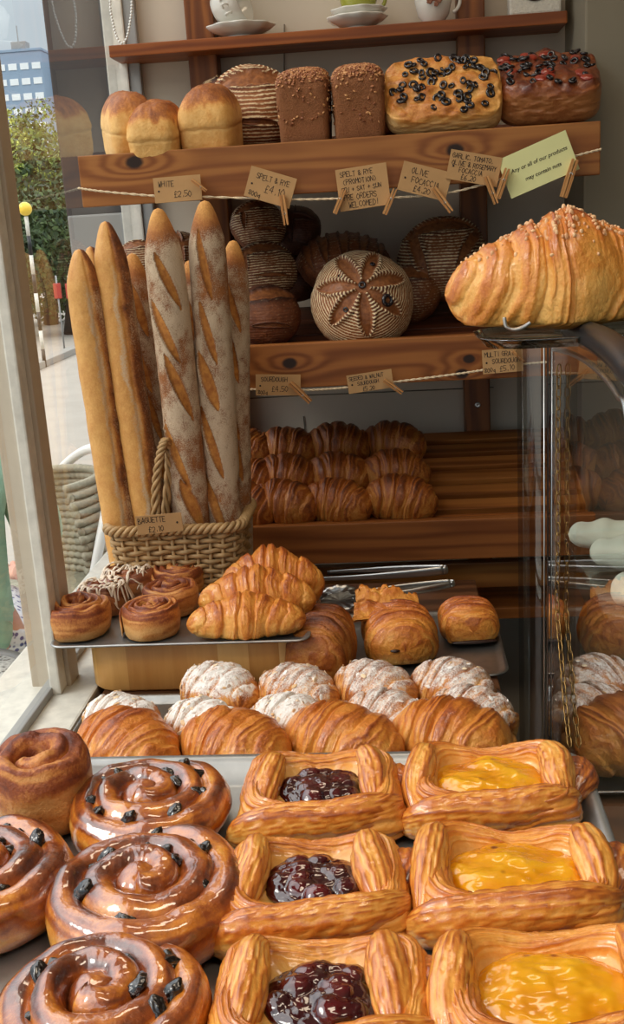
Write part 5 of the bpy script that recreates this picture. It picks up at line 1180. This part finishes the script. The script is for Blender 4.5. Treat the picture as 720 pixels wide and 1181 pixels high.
m = MB(); lathe(m, [(.001, 0), (.2, 0), (.19, .015), (.03, .03), (.001, .03)], 40); m.build('foot', M['black'], ct)

def skin(name, pts, edges, radii, mat, parent, lv=2, root=0):
    me = bpy.data.meshes.new(name); me.from_pydata(pts, edges, []); o = bpy.data.objects.new(name, me); COL.objects.link(o); o.parent = parent
    me.materials.append(mat); md = o.modifiers.new('s', 'SKIN'); md.use_smooth_shade = True
    for i, r in enumerate(radii):
        sv = me.skin_vertices[0].data[i]; sv.radius = (r, r) if np.isscalar(r) else r; sv.use_root = (i == root)
    sd = o.modifiers.new('d', 'SUBSURF'); sd.levels = sd.render_levels = lv; return o
M['skin'] = plain('skin', (206, 150, 128), .5); M['mint'] = plain('mint_fabric', (158, 200, 176), .8, ns=14, amt=.16); M['hair'] = plain('dark_hair', (40, 28, 22), .5)
s = NT('blue_dotted_cloth'); M['dots'] = s.pbr(s.ramp(s.voro(70), [(.28, (70, 80, 140)), (.42, (226, 228, 234))]), .8)
# seated, facing +y (local), hips at z .52
bp0 = at_z(-55, 722, .60)
pe = thing('person', 'person in a mint green top and dotted skirt sitting outside the window', 'person', (bp0[0], bp0[1], -.02), (0, 0, math.radians(22)))
pts = [(0, 0, .52), (0, -.01, .66), (0, -.02, .84), (0, -.01, .98), (0, 0, 1.06), (0, .015, 1.14), (0, .03, 1.22), (0, .03, 1.30),
       (-.17, 0, 1.0), (-.22, .04, .80), (-.19, .22, .66), (-.16, .29, .63), (.17, 0, 1.0), (.22, .04, .80), (.19, .22, .66), (.16, .29, .63),
       (-.10, .06, .50), (-.11, .44, .52), (-.11, .42, .10), (-.11, .54, .04), (.10, .06, .50), (.11, .44, .52), (.11, .42, .10), (.11, .54, .04)]
edges = [(0, 1), (1, 2), (2, 3), (3, 4), (4, 5), (5, 6), (6, 7), (3, 8), (8, 9), (9, 10), (10, 11), (3, 12), (12, 13), (13, 14), (14, 15), (0, 16), (16, 17), (17, 18), (18, 19), (0, 20), (20, 21), (21, 22), (22, 23)]
rad = [(.15, .11), (.125, .10), (.14, .11), (.13, .09), .055, .05, .085, .07, .06, .045, .036, .022, .06, .045, .036, .022, .085, .066, .042, .035, .085, .066, .042, .035]
skin('body', pts, edges, rad, M['skin'], pe)
skin('top', pts[:4] + [(-.17, 0, 1.0), (-.22, .04, .80), (-.205, .13, .73), (.17, 0, 1.0), (.22, .04, .80), (.205, .13, .73)], [(0, 1), (1, 2), (2, 3), (3, 4), (4, 5), (5, 6), (3, 7), (7, 8), (8, 9)], [(.165, .13), (.145, .12), (.155, .125), (.14, .10), .072, .062, .058, .072, .062, .058], M['mint'], pe)
skin('skirt', [(0, 0, .52), (-.10, .06, .50), (-.11, .40, .52), (.10, .06, .50), (.11, .40, .52), (0, .03, .56)], [(0, 5), (0, 1), (1, 2), (0, 3), (3, 4)], [(.17, .13), .11, .095, .11, .095, .13], M['dots'], pe)
hm_ = MB(); Dd, Ff = cubesphere(20); hv = Dd * np.array([.105, .115, .13]) + np.array([0, .0, 1.245]); hv[:, 1] -= .02 * (Dd[:, 1] < 0); k_ = Dd[:, 1] > .25; hv[k_, 1] = hv[k_, 1] * .25 + .02; hv[:, 2] = np.where(Dd[:, 2] < -.3, hv[:, 2] - .25 * (-.3 - Dd[:, 2]), hv[:, 2])
hm_.add(hv, [Ff]); hm_.build('hair', M['hair'], pe)
fc = MB(); Dd, Ff = cubesphere(8)
for x in (-.033, .033): fc.add(Dd * .011 + np.array([x, .108, 1.265]), [Ff])
fc.build('eyes', M['china'], pe)
fc = MB(); fc.add(Dd * np.array([.013, .02, .022]) + np.array([0, .118, 1.235]), [Ff]); fc.add(Dd * np.array([.026, .01, .007]) + np.array([0, .104, 1.195]), [Ff]); fc.build('nose_and_mouth', plain('lip', (186, 120, 104), .5), pe)
for sx in (-1, 1):
    hd_ = MB(); b0 = np.array([sx * .16, .29, .63]); hd_.add(cubesphere(8)[0] * np.array([.036, .045, .016]) + b0 + np.array([0, .02, 0]), [cubesphere(8)[1]])
    for j, (fx, fl_) in enumerate(((-.027, .062), (-.009, .074), (.009, .07), (.026, .056))):
        add_tube(hd_, smooth_path([b0 + np.array([fx, .04, 0]), b0 + np.array([fx, .04 + fl_ * .6, .004]), b0 + np.array([fx, .04 + fl_, -.014])], 10), np.linspace(.0095, .0065, 10), 8)
    add_tube(hd_, smooth_path([b0 + np.array([-sx * .03, .0, 0]), b0 + np.array([-sx * .055, .025, .0]), b0 + np.array([-sx * .06, .05, -.008])], 10), np.linspace(.011, .007, 10), 8)
    hd_.build('hand', M['skin'], pe)
sc2 = thing('wicker_chair', 'plain wicker stool under the person outside the window', 'chair', (bp0[0], bp0[1], -.02), (0, 0, math.radians(22)))
m = MB(); loft(m, -.21, .21, -.2, .2, .08, [(-.02, .36), (0, .37), (0, .395), (-.02, .40)]); m.build('seat', M['cane'], sc2)
for x in (-.17, .17):
    for y in (-.16, .16): m = MB(); add_tube(m, [(x * 1.1, y * 1.1, 0), (x, y, .37)], .015, 8, up=(0, 1, 0)); m.build('leg', M['chainw'], sc2)

# ------------------------------------------------------------------ camera, light
cd = bpy.data.cameras.new('camera'); co = bpy.data.objects.new('camera', cd); COL.objects.link(co)
cd.sensor_fit = 'VERTICAL'; cd.sensor_height = 24; cd.sensor_width = 24 * 720 / 1181; cd.lens = 24 * F / 1181; cd.clip_start = .02; cd.clip_end = 400
Rm = Matrix(((EX[0], -EX[1], -EX[2]), (EY[0], -EY[1], -EY[2]), (UP[0], -UP[1], -UP[2]))).to_4x4()
co.matrix_world = Matrix.Translation(Vector(CAM)) @ Rm
SC.camera = co
w = bpy.data.worlds.new('sky'); SC.world = w; w.use_nodes = True; nt = w.node_tree; nt.nodes.clear()
tc_ = nt.nodes.new('ShaderNodeTexCoord'); sx_ = nt.nodes.new('ShaderNodeSeparateXYZ'); nt.links.new(tc_.outputs['Generated'], sx_.inputs[0])
cr_ = nt.nodes.new('ShaderNodeValToRGB'); el = cr_.color_ramp.elements
for pos, c in [(.0, (.30, .28, .26)), (.5, (.62, .64, .64)), (.53, (.70, .80, .86)), (.66, (.72, .84, .92)), (.80, (1, 1, 1))]:
    e_ = el.new(pos) if pos not in (0.0,) else el[0]; e_.position = pos; e_.color = (*c, 1)
mr = nt.nodes.new('ShaderNodeMapRange'); nt.links.new(sx_.outputs[2], mr.inputs[0]); mr.inputs[1].default_value = -1; mr.inputs[2].default_value = 1; nt.links.new(mr.outputs[0], cr_.inputs[0])
# overcast sky: brighter towards the zenith
st_n = nt.nodes.new('ShaderNodeMapRange'); nt.links.new(sx_.outputs[2], st_n.inputs[0]); st_n.inputs[1].default_value = .18; st_n.inputs[2].default_value = .65; st_n.inputs[3].default_value = SKY0; st_n.inputs[4].default_value = SKY1
bg = nt.nodes.new('ShaderNodeBackground'); nt.links.new(cr_.outputs[0], bg.inputs[0]); nt.links.new(st_n.outputs[0], bg.inputs[1]); ow = nt.nodes.new('ShaderNodeOutputWorld'); nt.links.new(bg.outputs[0], ow.inputs[0])
def lamp(name, ty, loc, rot_, energy, color, **k):
    l = bpy.data.lights.new(name, ty); l.energy = energy; l.color = color
    for a_, b_ in k.items(): setattr(l, a_, b_)
    o = bpy.data.objects.new(name, l); COL.objects.link(o); o.location = loc; o.rotation_euler = rot_; return o
for n_, ty, loc, rt, en, colr, kw in LAMPS: lamp(n_, ty, loc, rt, en, colr, **kw)
SC.view_settings.view_transform = 'Standard'; SC.view_settings.look = 'None'; SC.view_settings.gamma = 1; SC.view_settings.use_curve_mapping = False
SC.view_settings.exposure = EXPO
SC.cycles.max_bounces = 8; SC.cycles.transparent_max_bounces = 12; SC.cycles.caustics_reflective = False; SC.cycles.caustics_refractive = False; SC.cycles.sample_clamp_indirect = 6
SC.cycles.use_denoising = True
